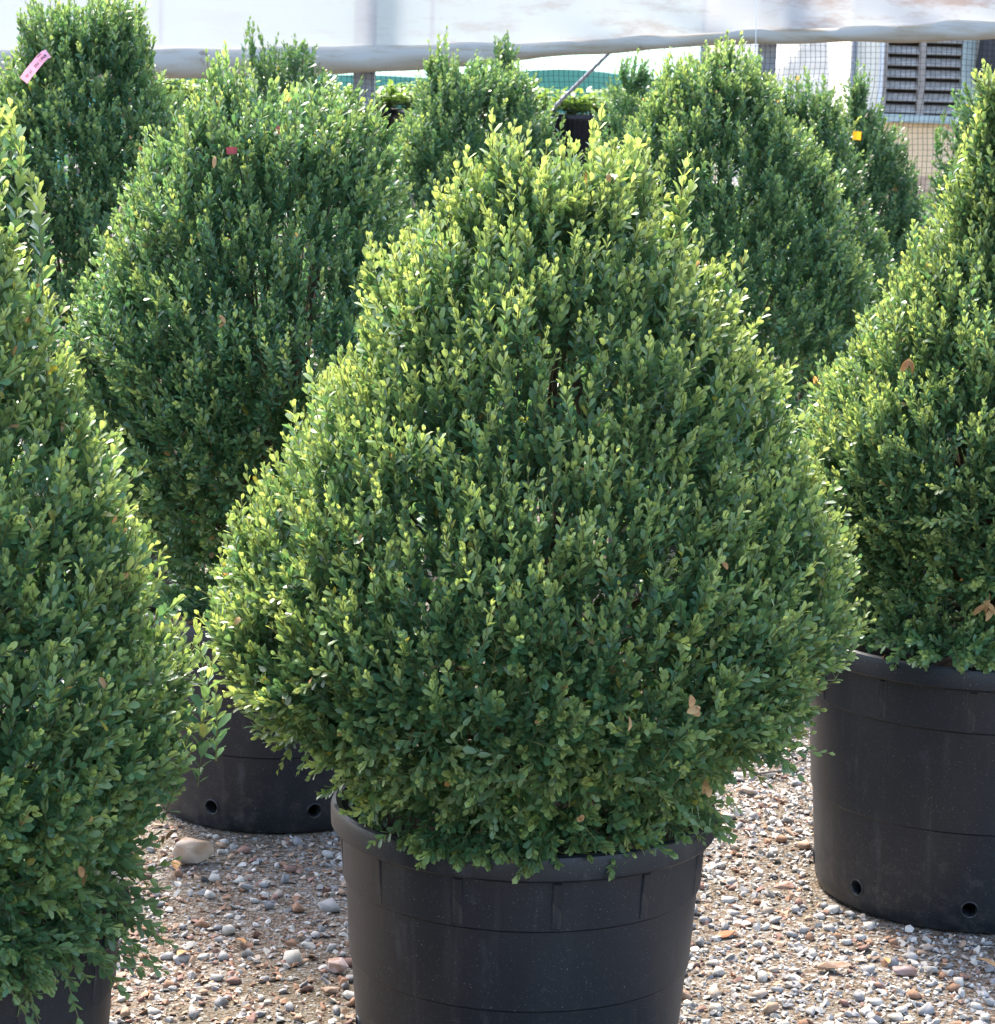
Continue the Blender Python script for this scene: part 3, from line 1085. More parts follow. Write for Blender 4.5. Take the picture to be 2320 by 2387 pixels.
rock(450, 2014, .050, (0.56, 0.45, 0.34), 'cream and tan rock lying before the black pot behind the left shrub', 41, (1.15, .9, 1.05), rot=.4)
rock(783, 2268, .026, (0.55, 0.42, 0.36), 'pinkish angular stone against the front black pot', 42, (1, .9, .85))
rock(772, 2318, .021, (0.40, 0.30, 0.22), 'brown stone below the pinkish one by the front pot', 43, (1.1, .9, .7))
rock(1945, 2268, .031, (0.44, 0.31, 0.22), 'long tan stone lying on the gravel right of the front pot', 44, (1.35, .55, .5), rot=-.1)
rock(2112, 2275, .027, (0.36, 0.27, 0.25), 'dark mauve stone on the gravel before the right pot', 45, (1.15, .75, .6), rot=-.5)
rock(1690, 2185, .024, (0.40, 0.19, 0.10), 'rust orange flat stone on the gravel right of the front pot', 46, (1.3, .7, .4), rot=.7)
rock(1835, 2070, .026, (0.36, 0.24, 0.19), 'flat brown stone in the gravel near the right pot foot', 47, (1.3, .8, .35), rot=-.3)


# dry leaves on the ground
def dry_leaf_mesh(ln=.05, w=.018, seed=0, fold=.3):
    r = np.random.default_rng(seed)
    n = 7
    V, T = [], []
    for i in range(n):
        t = i / (n - 1)
        h_ = w * math.sin(math.pi * min(1, t * .96 + .02)) ** .8 + .0006
        z = .25 * ln * math.sin(t * 2.6 + r.random() * .3) * .5
        x = .1 * ln * math.sin(t * 2)
        V += [(x - h_, (t - .5) * ln, z + fold * h_), (x, (t - .5) * ln, z), (x + h_, (t - .5) * ln, z + fold * h_ * .8)]
    for i in range(n - 1):
        for j in range(2):
            p = i * 3 + j
            T += [(p, p + 1, p + 4), (p, p + 4, p + 3)]
    V = np.array(V)
    V2 = V - np.array([0, 0, .0006])
    T = np.array(T)
    m = len(V)
    return np_mesh('dry_leaf', np.concatenate([V, V2]), np.concatenate([T, T[:, ::-1] + m]))


for i, (px, py, ln, w, rz, lab) in enumerate([
        (2015, 2118, .085, .010, .9, 'long red brown dry leaf at the foot of the right pot'),
        (2300, 2268, .06, .009, .8, 'dark red dry leaf on the gravel below the right pot'),
        (405, 2032, .04, .009, .3, 'curled orange dry leaf beside the cream rock'),
        (432, 2240, .035, .010, 2.6, 'pale tan dry leaf on the gravel between the pots'),
        (1935, 2040, .03, .007, 1.3, 'small straw coloured leaf near the right pot'),
        (2065, 2255, .02, .006, .4, 'tiny orange leaf by the mauve stone'),
        (560, 2210, .025, .007, 1.0, 'ochre dry leaf on the dark gravel patch')]):
    x, y = ground_spot(px, py)
    o = link('fallen_leaf', dry_leaf_mesh(ln, w, i), M['dry_leaf'], None, (x, y, .012))
    o.rotation_euler = (.1, .1, rz)
    tag(o, lab, 'dry leaf', 'dry leaves fallen on the gravel')
M['twig'] = simple('grey_twig', (.16, .14, .12), .9, .1, 80, .3)
for i, (px, py, ln, a, lab) in enumerate([
        (1830, 1775, .16, .5, 'grey dead twig on the gravel between front and right pots'),
        (1850, 1800, .13, .9, 'crooked grey twig beside the dead twig near the right pot'),
        (1815, 1815, .12, .25, 'thin pale twig in the litter near the right pot'),
        (2035, 2062, .05, -.4, 'short bleached twig at the right pot foot'),
        (380, 2045, .05, .1, 'dark stubby twig below the cream rock')]):
    x, y = ground_spot(px, py)
    r = np.random.default_rng(i + 3)
    pts = [(-ln / 2, 0, 0), (-ln / 5, .006 * r.normal(), .006), (ln / 6, .008 * r.normal(), .01), (ln / 2, .01 * r.normal(), .004)]
    V, T = tube_np(pts, [.0035, .003, .0024, .001], 6)
    V2, T2 = tube_np([pts[2], (ln * .3, .02, .02), (ln * .42, .035, .022)], [.002, .0015, .0008], 5)
    o = link('twig', np_mesh('twig', np.concatenate([V, V2]), np.concatenate([T, T2 + len(V)])), M['twig'], None, (x, y, .012))
    o.rotation_euler = (0, 0, a)
    tag(o, lab, 'twig', 'dead twigs on the gravel')


# dry leaves caught in the shrubs
def surf(bkey, px, py):
    root, (X0, Y0), rad, r = B[bkey]
    d = ray(px, py)
    t = (Y0 - .6) / d.y
    for _ in range(400):
        q = CAM + d * t
        th = math.atan2(q.y - Y0, q.x - X0)
        if math.hypot(q.x - X0, q.y - Y0) < float(rad(np.array([q.z]), np.array([th]))[0]) + .012 or q.y > Y0:
            break
        t += .004
    return q


def caught(bkey, px, py, ln=.02, w=.007, nudge=.0, n=1, seed=0):
    root, (X0, Y0), rad, r = B[bkey]
    d = ray(px * K, py * K)
    # march the view ray to the crown surface
    t = (Y0 - .6) / d.y
    for _ in range(400):
        q = CAM + d * t
        th = math.atan2(q.y - Y0, q.x - X0)
        if math.hypot(q.x - X0, q.y - Y0) < float(rad(np.array([q.z]), np.array([th]))[0]) + .012 or q.y > Y0:
            break
        t += .004
    rr = np.random.default_rng(int(px * 7 + py))
    for k in range(n):
        o = link('dry_leaf', dry_leaf_mesh(ln * rr.uniform(.6, .9), w * .72, int(px + k)), M['dry_leaf'], root)
        o.location = (q.x - X0 + rr.normal(0, .006 if n > 1 else 0), q.y - Y0 - nudge, q.z + rr.normal(0, .008 if n > 1 else 0))
        o.rotation_euler = (rr.uniform(.8, 1.6), rr.uniform(-.9, .9), rr.uniform(-1.2, 1.2))


for (k, x, y, l_, w_, n_) in [('main', 1330, 1352, .026, .008, 3), ('main', 1200, 1380, .03, .006, 1), ('main', 692, 1026, .016, .006, 1),
                              ('main', 1345, 1510, .02, .007, 3), ('main', 1480, 1435, .03, .006, 1), ('main', 765, 1535, .012, .006, 1),
                              ('main', 1110, 1555, .014, .006, 2), ('main', 455, 1185, .017, .006, 1), ('main', 597, 1300, .014, .006, 1),
                              ('main', 650, 1400, .012, .005, 1), ('main', 1385, 1080, .02, .005, 1), ('main', 1165, 340, .016, .006, 1),
                              ('left', 125, 1810, .022, .006, 2), ('left', 150, 1690, .02, .006, 2), ('left', 320, 1600, .02, .006, 2),
                              ('left', 10, 1795, .02, .008, 1), ('back_left', 432, 622, .03, .005, 2), ('back_left', 410, 310, .03, .005, 1),
                              ('back_left', 270, 283, .012, .005, 1), ('back_left', 380, 450, .014, .005, 1),
                              ('right', 1735, 712, .04, .008, 2), ('right', 1885, 1165, .045, .007, 6), ('right', 1770, 585, .016, .006, 1),
                              ('right', 1690, 1255, .014, .006, 1), ('far_left', 250, 262, .015, .006, 1)]:
    caught(k, x, y, l_, w_, .012, n_)

# ------------------------------------------------------------------ paper tags on shrubs
M['pink'] = simple('pink_paper', (0.82, 0.52, 0.62), .7, .2, 40, .06)
M['red_tag'] = simple('red_paper', (0.42, 0.13, 0.14), .7, .2, 40, .08)
M['yellow'] = simple('yellow_paper', (0.85, 0.55, 0.06), .6, .2, 40, .05)
M['ink'] = simple('tag_ink', (0.12, 0.06, 0.12), .8, .1)


def strip_tag(label, pts, wid, mat, Y, cat='plant tag', ink=()):
    """curved paper strip through pixel points (photo px) lying at distance Y"""
    P = [at_y(px, py, Y + dy) for (px, py, dy) in pts]
    base = P[0].copy()
    P = [p - base for p in P]
    bm = bmesh.new()
    rows = []
    view = Vector((0, 1, 0))
    for i, p in enumerate(P):
        t = (P[min(i + 1, len(P) - 1)] - P[max(i - 1, 0)]).normalized()
        s = t.cross(view).normalized() * wid / 2
        rows.append([bm.verts.new(p - s), bm.verts.new(p + s)])
    fs = [bm.faces.new((rows[i][0], rows[i][1], rows[i + 1][1], rows[i + 1][0])) for i in range(len(P) - 1)]
    bmesh.ops.solidify(bm, geom=fs, thickness=.0014)
    o = link('plant_tag', bm_mesh('plant_tag', bm), mat, None, base)
    tag(o, label, cat)
    if ink:
        bm = bmesh.new()
        a, b_ = P[0], P[-1]
        ax = (b_ - a)
        lt = ax.normalized()
        sd = lt.cross(view).normalized()
        for ii, (t0, side, hgt, w_) in enumerate(ink):
            j = t0 * (len(P) - 1)
            i0 = min(int(j), len(P) - 2)
            c = P[i0].lerp(P[i0 + 1], j - i0) + sd * side - view * (.0022 + .00006 * ii)
            vv = [c + lt * w_ / 2 + sd * hgt / 2, c - lt * w_ / 2 + sd * hgt / 2, c - lt * w_ / 2 - sd * hgt / 2, c + lt * w_ / 2 - sd * hgt / 2]
            f = bm.faces.new([bm.verts.new(v) for v in vv])
        link('lettering', bm_mesh('lettering', bm), M['ink'], o)
    return o


rr = random.Random(3)
ink = []
for t0, t1, side, hh in ((.16, .36, .002, .0075), (.40, .43, .002, .008), (.46, .60, .002, .0075), (.70, .78, .001, .008), (.81, .90, .001, .008), (.22, .40, -.008, .003)):
    n_ = max(1, int((t1 - t0) / .022))
    for i in range(n_):
        ink.append((t0 + (t1 - t0) * i / n_, side + rr.uniform(-.0008, .0008), hh * rr.uniform(.75, 1.1), .0011))
        if rr.random() < .7:
            ink.append((t0 + (t1 - t0) * (i + .35) / n_, side + rr.choice((-.3, 0, .3)) * hh, .0012, .0022))
Yf = surf('far_left', 84, 156).y
strip_tag('pale pink paper tag with handwriting on the tall left shrub',
          [(113, 124, .0), (104, 128, -.02), (92, 140, -.028), (79, 156, -.034), (66, 172, -.031), (55, 188, -.023)], .024, M['pink'], Yf - .05, ink=ink)
Yb = surf('back_left', 540, 350).y
Yb2 = surf('back_left', 652, 304).y
strip_tag('small red tag showing a corner high in the ragged pale shrub', [(528, 352, 0), (542, 350, -.004), (553, 352, 0)], .014, M['red_tag'], Yb - .012)
strip_tag('orange red tag scrap behind the leader shoots of the ragged shrub', [(645, 296, 0), (652, 304, -.004), (656, 314, 0)], .010, M['red_tag'], Yb2 - .012)
Yt = surf('tagged_right', 1998, 315).y
strip_tag('yellow square tag on the narrow topped shrub', [(1988, 315, 0), (1998, 316, -.006), (2008, 317, 0)], .030, M['yellow'], Yt - .075)

# ------------------------------------------------------------------ posts, curtain and net behind the shrubs
YC = 12.0


def curtain_material():
    m, nt, b, out = new_mat('white_film')
    tc = N(nt, 'ShaderNodeTexCoord')
    o = tc.outputs['Object']
    mp = N(nt, 'ShaderNodeMapping')
    mp.inputs['Scale'].default_value = (1, 1, 3.5)
    nt.links.new(o, mp.inputs[0])
    st = noise(nt, 2.6, 8, .7, mp.outputs[0])
    sep = N(nt, 'ShaderNodeSeparateXYZ')
    nt.links.new(o, sep.inputs[0])
    # rust water stains are denser to the right end of the sheet
    mr = N(nt, 'ShaderNodeMapRange')
    mr.inputs[1].default_value = -1.5; mr.inputs[2].default_value = 2.6
    mr.inputs[3].default_value = 0.05; mr.inputs[4].default_value = .7
    nt.links.new(sep.outputs[0], mr.inputs[0])
    sm = N(nt, 'ShaderNodeMath', operation='MULTIPLY')
    nt.links.new(ramp(nt, st, [(.50, (0, 0, 0)), (.62, (1, 1, 1))]), sm.inputs[0])
    nt.links.new(mr.outputs[0], sm.inputs[1])
    c = mixc(nt, sm.outputs[0], (0.315, 0.328, 0.338), (0.18, 0.10, 0.066))
    nt.links.new(c, b.inputs['Base Color'])
    b.inputs['Roughness'].default_value = .35
    tr = N(nt, 'ShaderNodeBsdfTranslucent')
    nt.links.new(c, tr.inputs['Color'])
    mx = N(nt, 'ShaderNodeMixShader'); mx.inputs[0].default_value = .42
    nt.links.new(b.outputs[0], mx.inputs[1]); nt.links.new(tr.outputs[0], mx.inputs[2])
    tp = N(nt, 'ShaderNodeBsdfTransparent')
    m2 = N(nt, 'ShaderNodeMixShader'); m2.inputs[0].default_value = .05
    nt.links.new(mx.outputs[0], m2.inputs[1]); nt.links.new(tp.outputs[0], m2.inputs[2])
    nt.links.new(m2.outputs[0], out.inputs['Surface'])
    return m


M['film'] = curtain_material()


def roll_material():
    m, nt, b, out = new_mat('rolled_film')
    n = noise(nt, 9, 6, .65)
    tc = N(nt, 'ShaderNodeTexCoord')
    mp = N(nt, 'ShaderNodeMapping'); mp.inputs['Scale'].default_value = (1, 6, 6)
    nt.links.new(tc.outputs['Object'], mp.inputs[0])
    n2 = noise(nt, 5, 6, .7, mp.outputs[0])
    c = mixc(nt, ramp(nt, n2, [(.5, (0, 0, 0)), (.72, (.8, .8, .8))]), (.36, .345, .30), (.25, .20, .10))
    c = mixc(nt, ramp(nt, n, [(.66, (0, 0, 0)), (.72, (.8, .8, .8))]), c, (.16, .12, .09))
    nt.links.new(c, b.inputs['Base Color'])
    b.inputs['Roughness'].default_value = .45
    return m


M['roll'] = roll_material()
M['post'] = simple('galvanised_post', (.24, .255, .285), .45, .5, 30, .15, metal=.3)

# lower edge of the curtain, measured (photo px): roll centre line and roll radius
edge = [(-700, 182, .076), (-300, 168, .076), (0, 154, .076), (300, 148, .074), (560, 144, .070), (860, 137, .064), (1040, 130, .056), (1200, 120, .042),
        (1350, 110, .036), (1500, 99, .034), (1640, 90, .034), (1760, 84, .034), (1900, 80, .038), (2060, 78, .042), (2200, 72, .044), (2320, 68, .045),
        (2600, 55, .045), (3000, 40, .045)]
EP = [(at_y(x, y, YC), r_) for x, y, r_ in edge]
cx = np.array([p.x for p, _ in EP]); cz = np.array([p.z for p, _ in EP]); cr = np.array([r_ for _, r_ in EP])
xsamp = np.linspace(cx[0], cx[-1], 260)
zsamp = np.interp(xsamp, cx, cz); rsamp = np.interp(xsamp, cx, cr)
curt = empty('roll_up_curtain', (0, YC, 0))
tag(curt, 'white translucent plastic side curtain rolled at its lower edge, behind all shrubs', 'curtain')
# the roll: sagging, twisted wraps
Vr, seg = [], 20
wr = np.random.default_rng(5)
for i, (x, z, r_) in enumerate(zip(xsamp, zsamp, rsamp)):
    for j in range(seg):
        a = 2 * math.pi * j / seg
        tw = .10 * math.sin(a * 2 + x * 9) * (1 if x > -.3 else .3) + .05 * math.sin(a * 3 - x * 14)
        rr_ = r_ * (1 + tw)
        Vr.append((x, -.01 + rr_ * math.cos(a), z + rr_ * math.sin(a)))
Tq = []
for i in range(len(xsamp) - 1):
    for j in range(seg):
        k = (j + 1) % seg
        Tq.append((i * seg + j, i * seg + k, (i + 1) * seg + k, (i + 1) * seg + j))
link('rolled_hem', np_mesh('rolled_hem', np.array(Vr), np.array(Tq), None, True, 4), M['roll'], curt)
# the sheet, hanging above the roll with soft creases near the hem on the right
Vs_, rows_ = [], 40
ztopc = 2.75
for i, (x, z, r_) in enumerate(zip(xsamp, zsamp, rsamp)):
    z0 = z + r_ * .7
    for j in range(rows_):
        t = (j / (rows_ - 1)) ** 1.6
        zz_ = z0 + (ztopc - z0) * t
        w = max(0, min(1, (x + .2) / .8))
        cre = w * .022 * math.exp(-(zz_ - z0) / .10) * math.sin(x * 13 + (zz_ - z0) * 22)
        Vs_.append((x, -.035 - .0 + cre + .012 * math.sin(x * 2.1 + zz_ * 1.3), zz_))
Tq = []
for i in range(len(xsamp) - 1):
    for j in range(rows_ - 1):
        a = i * rows_ + j
        Tq.append((a, a + rows_, a + rows_ + 1, a + 1))
link('sheet', np_mesh('sheet', np.array(Vs_), np.array(Tq), None, True, 4), M['film'], curt)


def post(px_top, px_bot, width, label, py=160, Y=YC + .18, topz=2.9):
    b_ = at_y((px_top + px_bot) / 2, py, Y)
    bm = bmesh.new()
    box_bm(bm, Vector((0, 0, topz / 2)), (width, width, topz))
    bmesh.ops.bevel(bm, geom=[e for e in bm.edges], offset=.008, segments=2, affect='EDGES')
    root = empty('metal_post', (b_.x, Y, 0))
    link('shaft', bm_mesh('shaft', bm), M['post'], root)
    bm = bmesh.new()
    box_bm(bm, Vector((0, 0, .006)), (width * 2, width * 2, .012))
    link('base_plate', bm_mesh('base_plate', bm), M['post'], root)
    tag(root, label, 'post', 'posts of the growing tunnel')
    return root


post(850, 850, .100, 'grey square metal post between the ragged shrub and the cone shaped shrub')
post(1785, 1785, .085, 'grey square metal post above the pale yellow green shrub')
post(-300, -300, .1, 'grey square metal post past the tall tagged shrub')

# slanting brace
bm = bmesh.new()
a, b_ = at_y(1320, 222, 13.0), at_y(1415, 128, 13.0)
dd_ = (b_ - a)
a2 = a - dd_ * (a.z / dd_.z)
bar_bm(bm, a2 - Vector((a2.x, 13, 0)), b_ + dd_ * .8 - Vector((a2.x, 13, 0)), .009, None, 12)
o = link('slanting_pole', bm_mesh('slanting_pole', bm, False), M['post'], None, (a2.x, 13, 0))
tag(o, 'thin grey pole slanting behind the net beside the small rounded shrub', 'pole')

# net below the curtain
M['net'] = simple('net_cord', (.012, .013, .015), .7, .2)
x0n, x1n = at_y(-500, 200, YC).x, at_y(2800, 200, YC).x
step = .0232
Vn, Tn, n0 = [], [], 0
nr = np.random.default_rng(9)
nx = int((x1n - x0n) / step)
zrows = np.arange(.02, 1.95, .0262)


def net_pt(x, z):
    sag = .010 * math.sin(z * 7 + x * 1.3) + .006 * math.sin(z * 19 + x * 2.2)
    return np.array([x + sag, .012 * math.sin(x * 3 + z * 2), z + .008 * math.sin(x * 4.1) + .004 * math.sin(x * 11 + z * 3)])


def add_cord(pts, w):
    global n0
    pts = np.array(pts)
    n = len(pts)
    o1 = np.array([w / 2, 0, 0]); o2 = np.array([0, 0, w / 2]); o3 = np.array([0, w / 2, 0])
    horiz = abs(pts[-1, 0] - pts[0, 0]) > abs(pts[-1, 2] - pts[0, 2])
    s = o2 if horiz else o1
    V = np.concatenate([pts - s, pts + s - o3, pts + s * .2 + o3])
    T = []
    for i in range(n - 1):
        for (p, q) in ((0, n), (n, 2 * n), (2 * n, 0)):
            T += [(p + i, q + i, q + i + 1), (p + i, q + i + 1, p + i + 1)]
    Vn.append(V); Tn.append(np.array(T) + n0); n0 += len(V)


for i in range(nx):
    x = x0n + i * step + nr.normal(0, .0012)
    ze = float(np.interp(x, cx, cz))
    zs = [z for z in np.arange(.02, ze, .1)] + [ze]
    add_cord([net_pt(x, z) for z in zs], .0020)
xs_line = np.linspace(x0n, x1n, 80)
for z in zrows:
    ok = [x for x in xs_line if np.interp(x, cx, cz) > z]
    if len(ok) > 2:
        add_cord([net_pt(x, z + nr.normal(0, .001)) for x in ok], .0015)
o = link('black_net', np_mesh('black_net', np.concatenate(Vn), np.concatenate(Tn)), M['net'], None, (0, YC + .05, 0))
tag(o, 'fine black square mesh net hanging below the white curtain', 'net')

# string with a small white disc
M['white'] = simple('white_paint', (.78, .78, .76), .5, .4, 20, .04)
root = empty('hanging_string', (0, 0, 0))
p1, p2 = at_y(1752, -40, YC - .12), at_y(1762, 130, YC - .12)
root.location = (p2.x, p2.y, 0)
bm = bmesh.new(); bar_bm(bm, Vector((p1.x - p2.x, 0, p1.z + .6)), Vector((0, 0, p2.z)), .002, None, 6)
link('string', bm_mesh('string', bm), M['white'], root)
bm = bmesh.new()
bmesh.ops.create_cone(bm, cap_ends=True, segments=20, radius1=.018, radius2=.016, depth=.008, matrix=Matrix.Translation((0.016, 0, p2.z - .012)) @ Matrix.Rotation(math.pi / 2, 4, 'X'))
link('disc', bm_mesh('disc', bm, True), M['white'], root)
tag(root, 'thin white string with a small pale disc before the second grey post', 'string')


# ------------------------------------------------------------------ leafy plants on a bench beyond the net
YL = 16.0
M['bench'] = simple('bench_wood', (.20, .18, .16), .8, .2, 12, .3)
zb = at_y(1300, 265, YL).z
zbench = zb - .40
root = empty('nursery_bench', (at_y(965, 300, YL).x, YL, 0))
tag(root, 'long grey bench carrying the row of leafy plants beyond the net', 'bench')
bm = bmesh.new()
box_bm(bm, Vector((0, 0, zbench - .02)), (4.2, .8, .04))
link('bench_top', bm_mesh('bench_top', bm), M['bench'], root)
for sx in (-1.95, -.65, .65, 1.95):
    for sy in (-.32, .32):
        bm = bmesh.new()
        box_bm(bm, Vector((sx, sy, (zbench - .04) / 2)), (.07, .07, zbench - .04))
        link('leg', bm_mesh('leg', bm), M['bench'], root)


def leafy_plant(px, label, seed):
    r = np.random.default_rng(seed)
    p = at_y(px, 262, YL + r.uniform(-.1, .1))
    root = empty('leafy_plant', (p.x, p.y, zbench))
    tag(root, label, 'potted plant', 'leafy plants in black pots on the bench')
    V, Q = ring_mesh([(.002, .0), (.13, 0), (.15, .01), (.175, .36), (.185, .365), (.185, .40), (.17, .40), (.165, .36), (.002, .36)], 32)
    link('pot', np_mesh('pot', V, Q, None, True, 4), M['pot'], root)
    f = Foliage('mid')
    ns = 46
    a = r.random(ns) * 6.28; q = np.sqrt(r.random(ns)) * .22
    B0 = np.stack([q * np.cos(a) * .5, q * np.sin(a) * .5, np.full(ns, .37)], 1)
    D = norm(np.stack([q * np.cos(a) * 3, q * np.sin(a) * 3, np.full(ns, 1.0)], 1) + r.normal(0, .15, (ns, 3)))
    L = r.uniform(.10, .20, ns)
    tip = B0 + D * L[:, None]
    f.stems(B0, tip, (B0 + tip) / 2, .003, .002, np.tile([[.12, .16, .05]], (ns, 1)))
    for k in range(11):
        t = .25 + .75 * r.random(ns) if k else np.ones(ns)
        P = B0 + D * (L * t)[:, None]
        aa = r.random(ns) * 6.28
        el = r.uniform(-.1, .7, ns)
        d = np.stack([np.cos(aa) * np.cos(el), np.sin(aa) * np.cos(el), np.sin(el)], 1)
        nn = norm(np.array([[0, 0, 1.0]]) - d * np.sin(el)[:, None] + r.normal(0, .2, (ns, 3)))
        y = r.random((ns, 1)) * .6 + .2 * t[:, None]
        c = np.array([.09, .17, .04]) * (1 - y) + np.array([.28, .40, .09]) * y
        f.leaves(P, d, nn, r.uniform(.045, .075, ns), np.full(ns, .85), c)
    fo = link('foliage', f.mesh('foliage'), M['broad_leaf'], root)
    fo['kind'] = 'stuff'


for i, px in enumerate([350, 480, 610, 740, 870, 995, 1120, 1250, 1370, 1490, 1610]):
    leafy_plant(px, 'bright green broad leaved plant in a black pot on the bench beyond the net', 60 + i)

# ------------------------------------------------------------------ shade house far behind
YS = 30.0


def cloth(name, color, trans, rough=.8, nscale=3):
    m, nt, b, out = new_mat(name)
    tc = N(nt, 'ShaderNodeTexCoord')
    mp = N(nt, 'ShaderNodeMapping'); mp.inputs['Scale'].default_value = (.25, 1, 2.2)
    nt.links.new(tc.outputs['Object'], mp.inputs[0])
    n = noise(nt, nscale, 5, .6, mp.outputs[0])
    c = ramp(nt, n, [(.3, [q * .8 for q in color]), (.7, [min(1, q * 1.12) for q in color])])
    nt.links.new(c, b.inputs['Base Color'])
    b.inputs['Roughness'].default_value = rough
    tr = N(nt, 'ShaderNodeBsdfTranslucent')
    nt.links.new(c, tr.inputs['Color'])
    mx = N(nt, 'ShaderNodeMixShader'); mx.inputs[0].default_value = trans
    nt.links.new(b.outputs[0], mx.inputs[1]); nt.links.new(tr.outputs[0], mx.inputs[2])
    nt.links.new(mx.outputs[0], out.inputs['Surface'])
    return m


M['mint'] = cloth('mint_film', (.52, .78, .66), .6)
M['teal'] = cloth('teal_cloth', (.09, .26, .23), .25)
xl_, xr_ = at_y(-900, 150, YS).x, at_y(1640, 150, YS).x
root = empty('shade_house', ((xl_ + xr_) / 2, YS, 0))
tag(root, 'pale mint film shade house with a teal cloth skirt far behind the net', 'shade house')
xc = (xl_ + xr_) / 2
nxs = 80
def sheet(name, zfun0, zfun1, yoff, mat, amp):
    V, T = [], []
    for i in range(nxs):
        x = xl_ + (xr_ - xl_) * i / (nxs - 1)
        for j in range(12):
            t = j / 11
            V.append((x - xc, yoff + amp * math.sin(x * 3.2 + t * 2) * (1 - .5 * t), zfun0(x) + (zfun1(x) - zfun0(x)) * t))
    for i in range(nxs - 1):
        for j in range(11):
            a = i * 12 + j
            T.append((a, a + 12, a + 13, a + 1))
    link(name, np_mesh(name, np.array(V), np.array(T), None, True, 4), mat, root)


zt0 = at_y(1000, 172, YS).z
sheet('film_wall', lambda x: 0.0, lambda x: 3.6, .3, M['mint'], .03)
sheet('cloth_skirt', lambda x: 0.0, lambda x: zt0 + .07 * math.sin(x * 1.05 + .6) + .03 * math.sin(x * 2.7), 0, M['teal'], .06)
for k in range(5):
    bm = bmesh.new()
    x = xl_ + (xr_ - xl_) * (k + .0) / 4
    bar_bm(bm, Vector((x - xc, .22, 0)), Vector((x - xc, .22, 3.7)), .03, None, 10)
    link('upright', bm_mesh('upright', bm), M['post'], root)

# ------------------------------------------------------------------ building with louvred window
YB = 24.0
M['cream_wall'] = simple('cream_wall', (.86, .80, .66), .85, .2, 4, .06, .15)
M['beige_wall'] = simple('beige_wall', (.86, .62, .37), .85, .2, 5, .07, .2)
M['brick_base'] = simple('brick_base', (.58, .40, .27), .9, .1, 14, .25, .3)
M['louvre'] = simple('weathered_louvre', (.40, .375, .34), .75, .3, 16, .3)
M['dark'] = simple('dark_room', (.03, .028, .026), .9, .1)
M['frame_green'] = simple('grey_green_frame', (.42, .50, .47), .6, .3, 8, .1)
M['frame_brown'] = simple('brown_frame', (.33, .29, .25), .6, .3, 8, .2)
M['black_tarp'] = simple('black_tarp', (.02, .022, .026), .5, .4, 3, .4)


def pb(px, py, Y=YB):
    return at_y(px, py, Y)


bl = pb(1975, 300); br_ = pb(3300, 300)
zsill = pb(2160, 268).z; zwt = pb(2160, 20).z
zbe = pb(2150, 410).z
root = empty('nursery_building', (bl.x, YB, 0))
tag(root, 'cream and beige building with a louvred window behind the net', 'building')
ox = bl.x
def bpart(name, x0, x1, z0, z1, y0, y1, mat, parent=None, bevel=0.0):
    bm = bmesh.new()
    box_bm(bm, Vector(((x0 + x1) / 2 - ox, (y0 + y1) / 2, (z0 + z1) / 2)), (x1 - x0, y1 - y0, z1 - z0))
    if bevel:
        bmesh.ops.bevel(bm, geom=list(bm.edges), offset=bevel, segments=1, affect='EDGES')
    return link(name, bm_mesh(name, bm), mat, parent or root)


wx0, wx1 = pb(2058, 200).x, pb(2268, 200).x
ztop_b = 3.6
bpart('wall', bl.x, wx0, zsill, ztop_b, 0, .2, M['cream_wall'])
bpart('wall', wx1, br_.x, zsill, ztop_b, 0, .2, M['cream_wall'])
bpart('wall', wx0, wx1, zwt, ztop_b, .002, .2, M['cream_wall'])
bpart('lower_wall', bl.x, br_.x, zbe, zsill, -.004, .2, M['beige_wall'])
bpart('plinth', bl.x - .02, br_.x, 0, zbe, -.008, .2, M['brick_base'])
bpart('room_back', wx0 - .3, wx1 + .3, zsill - .3, zwt + .3, .9, .95, M['dark'])
bpart('corner_pipe', bl.x + .0, bl.x + .05, .0, ztop_b, -.07, -.02, M['post'], None, .01)
bpart('roof', bl.x - .3, br_.x, ztop_b, ztop_b + .12, -.4, 4, M['post'])
bpart('end_wall', bl.x, bl.x + .2, 0, ztop_b, .2, 4, M['cream_wall'])
win = bpart('window_frame', wx0, wx0 + .03, zsill, zwt, -.03, .1, M['frame_brown'])
bpart('sill', wx0 - .06, wx1 + .10, zsill - .075, zsill, -.09, .05, M['frame_green'], win, .008)
bpart('jamb', wx1 - .11, wx1, zsill, zwt, -.04, .1, M['frame_green'], win, .006)
bpart('trim', wx0 - .045, wx0 - .002, zsill + .002, zwt, -.02, .0, M['white'], win)
mxx = wx0 + .03 + (wx1 - .11 - wx0 - .03) * .47
bpart('mullion', mxx - .03, mxx + .03, zsill, zwt, -.02, .08, M['frame_brown'], win)
nl = 9
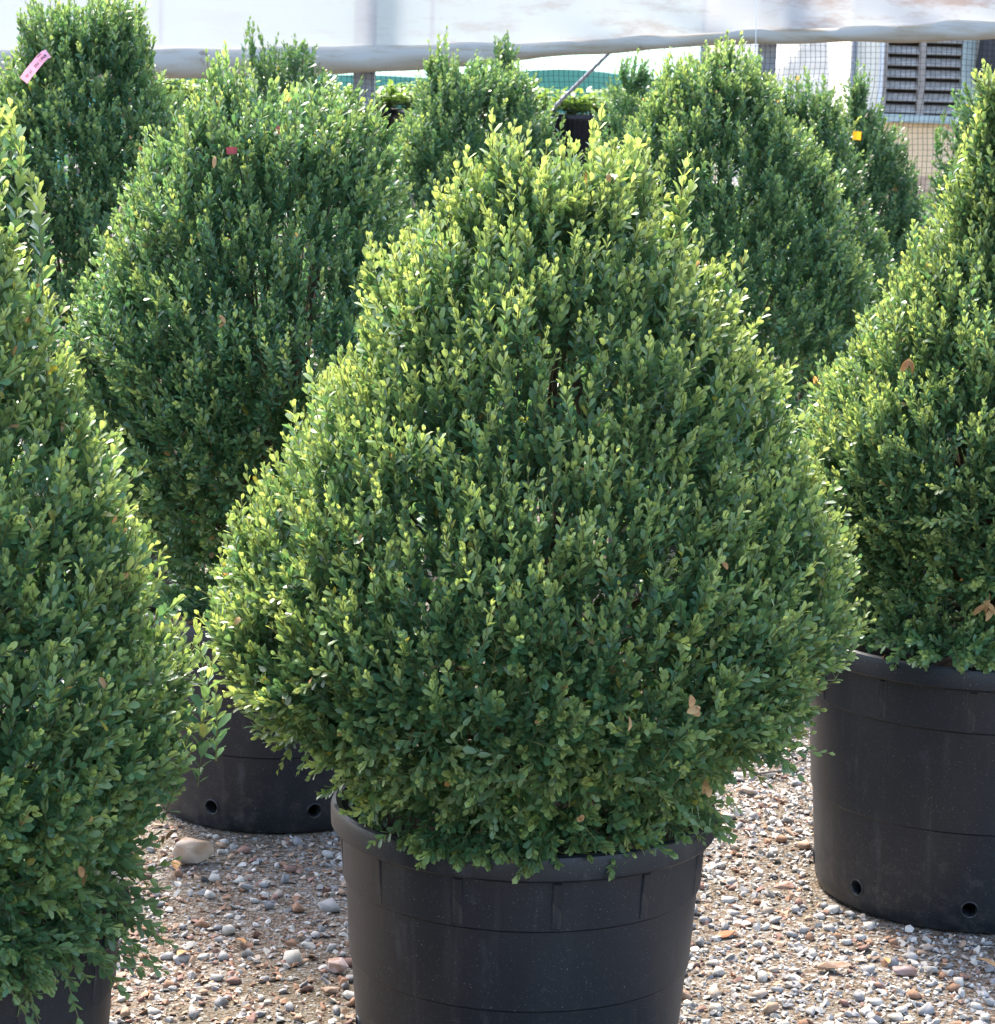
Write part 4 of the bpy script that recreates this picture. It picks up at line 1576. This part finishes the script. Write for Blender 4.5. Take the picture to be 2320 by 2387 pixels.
for (xa, xb) in ((wx0 + .03, mxx - .03), (mxx + .03, wx1 - .11)):
    for k in range(nl):
        z = zsill + .03 + (zwt - zsill) * (k + .2) / nl
        bm = bmesh.new()
        box_bm(bm, Vector((0, 0, 0)), (xb - xa - .006, .105, .012))
        s = link('louvre', bm_mesh('louvre', bm), M['louvre'], win)
        s.location = ((xa + xb) / 2 - ox, .03, z)
        s.rotation_euler = (math.radians(38), 0, 0)
# black sheet hanging right of the window
bm = bmesh.new()
V, T = [], []
x0_, x1_ = pb(2284, 100, YB - .3).x, pb(2480, 100, YB - .3).x
for i in range(24):
    t = i / 23
    for j in range(10):
        s = j / 9
        zlow = pb(2300, 200 - 30 * math.sin(t * 7), YB - .3).z
        V.append((x0_ + (x1_ - x0_) * t - ox + .03 * math.sin(s * 4), -.3 + .06 * math.sin(t * 18 + s), 3.0 + (zlow - 3.0) * s))
for i in range(23):
    for j in range(9):
        a = i * 10 + j
        T.append((a, a + 1, a + 11, a + 10))
bm.free()
o = link('black_tarpaulin', np_mesh('black_tarpaulin', np.array(V), np.array(T), None, True, 4), M['black_tarp'], None, (ox, YB, 0))
tag(o, 'crumpled black sheet hanging beside the louvred window', 'tarpaulin')

# white tarpaulin covered frame left of the building
M['tarp'] = cloth('white_tarpaulin', (.84, .84, .82), .7, .6, 2)
YT = 21.5
p0, p1 = pb(1700, 230, YT), pb(1962, 230, YT)
V, T = [], []
nu, nv = 30, 22
for i in range(nu):
    t = i / (nu - 1)
    x = p0.x + (p1.x - p0.x) * t
    for j in range(nv):
        s = j / (nv - 1)
        # sheet climbs from the ground up and back, with a slack diagonal fold
        z = 2.6 * s
        y = 1.6 * s + .012 * math.sin((t - s) * 9) + .12 * math.exp(-((t - .30 - (z - 1.3) * .95) / .05) ** 2)
        V.append((x - p0.x, y, z))
for i in range(nu - 1):
    for j in range(nv - 1):
        a = i * nv + j
        T.append((a, a + nv, a + nv + 1, a + 1))
o = link('white_tarpaulin', np_mesh('white_tarpaulin', np.array(V), np.array(T), None, True, 4), M['tarp'], None, (p0.x, YT, 0))
tag(o, 'bright white tarpaulin stretched up left of the building corner', 'tarpaulin')
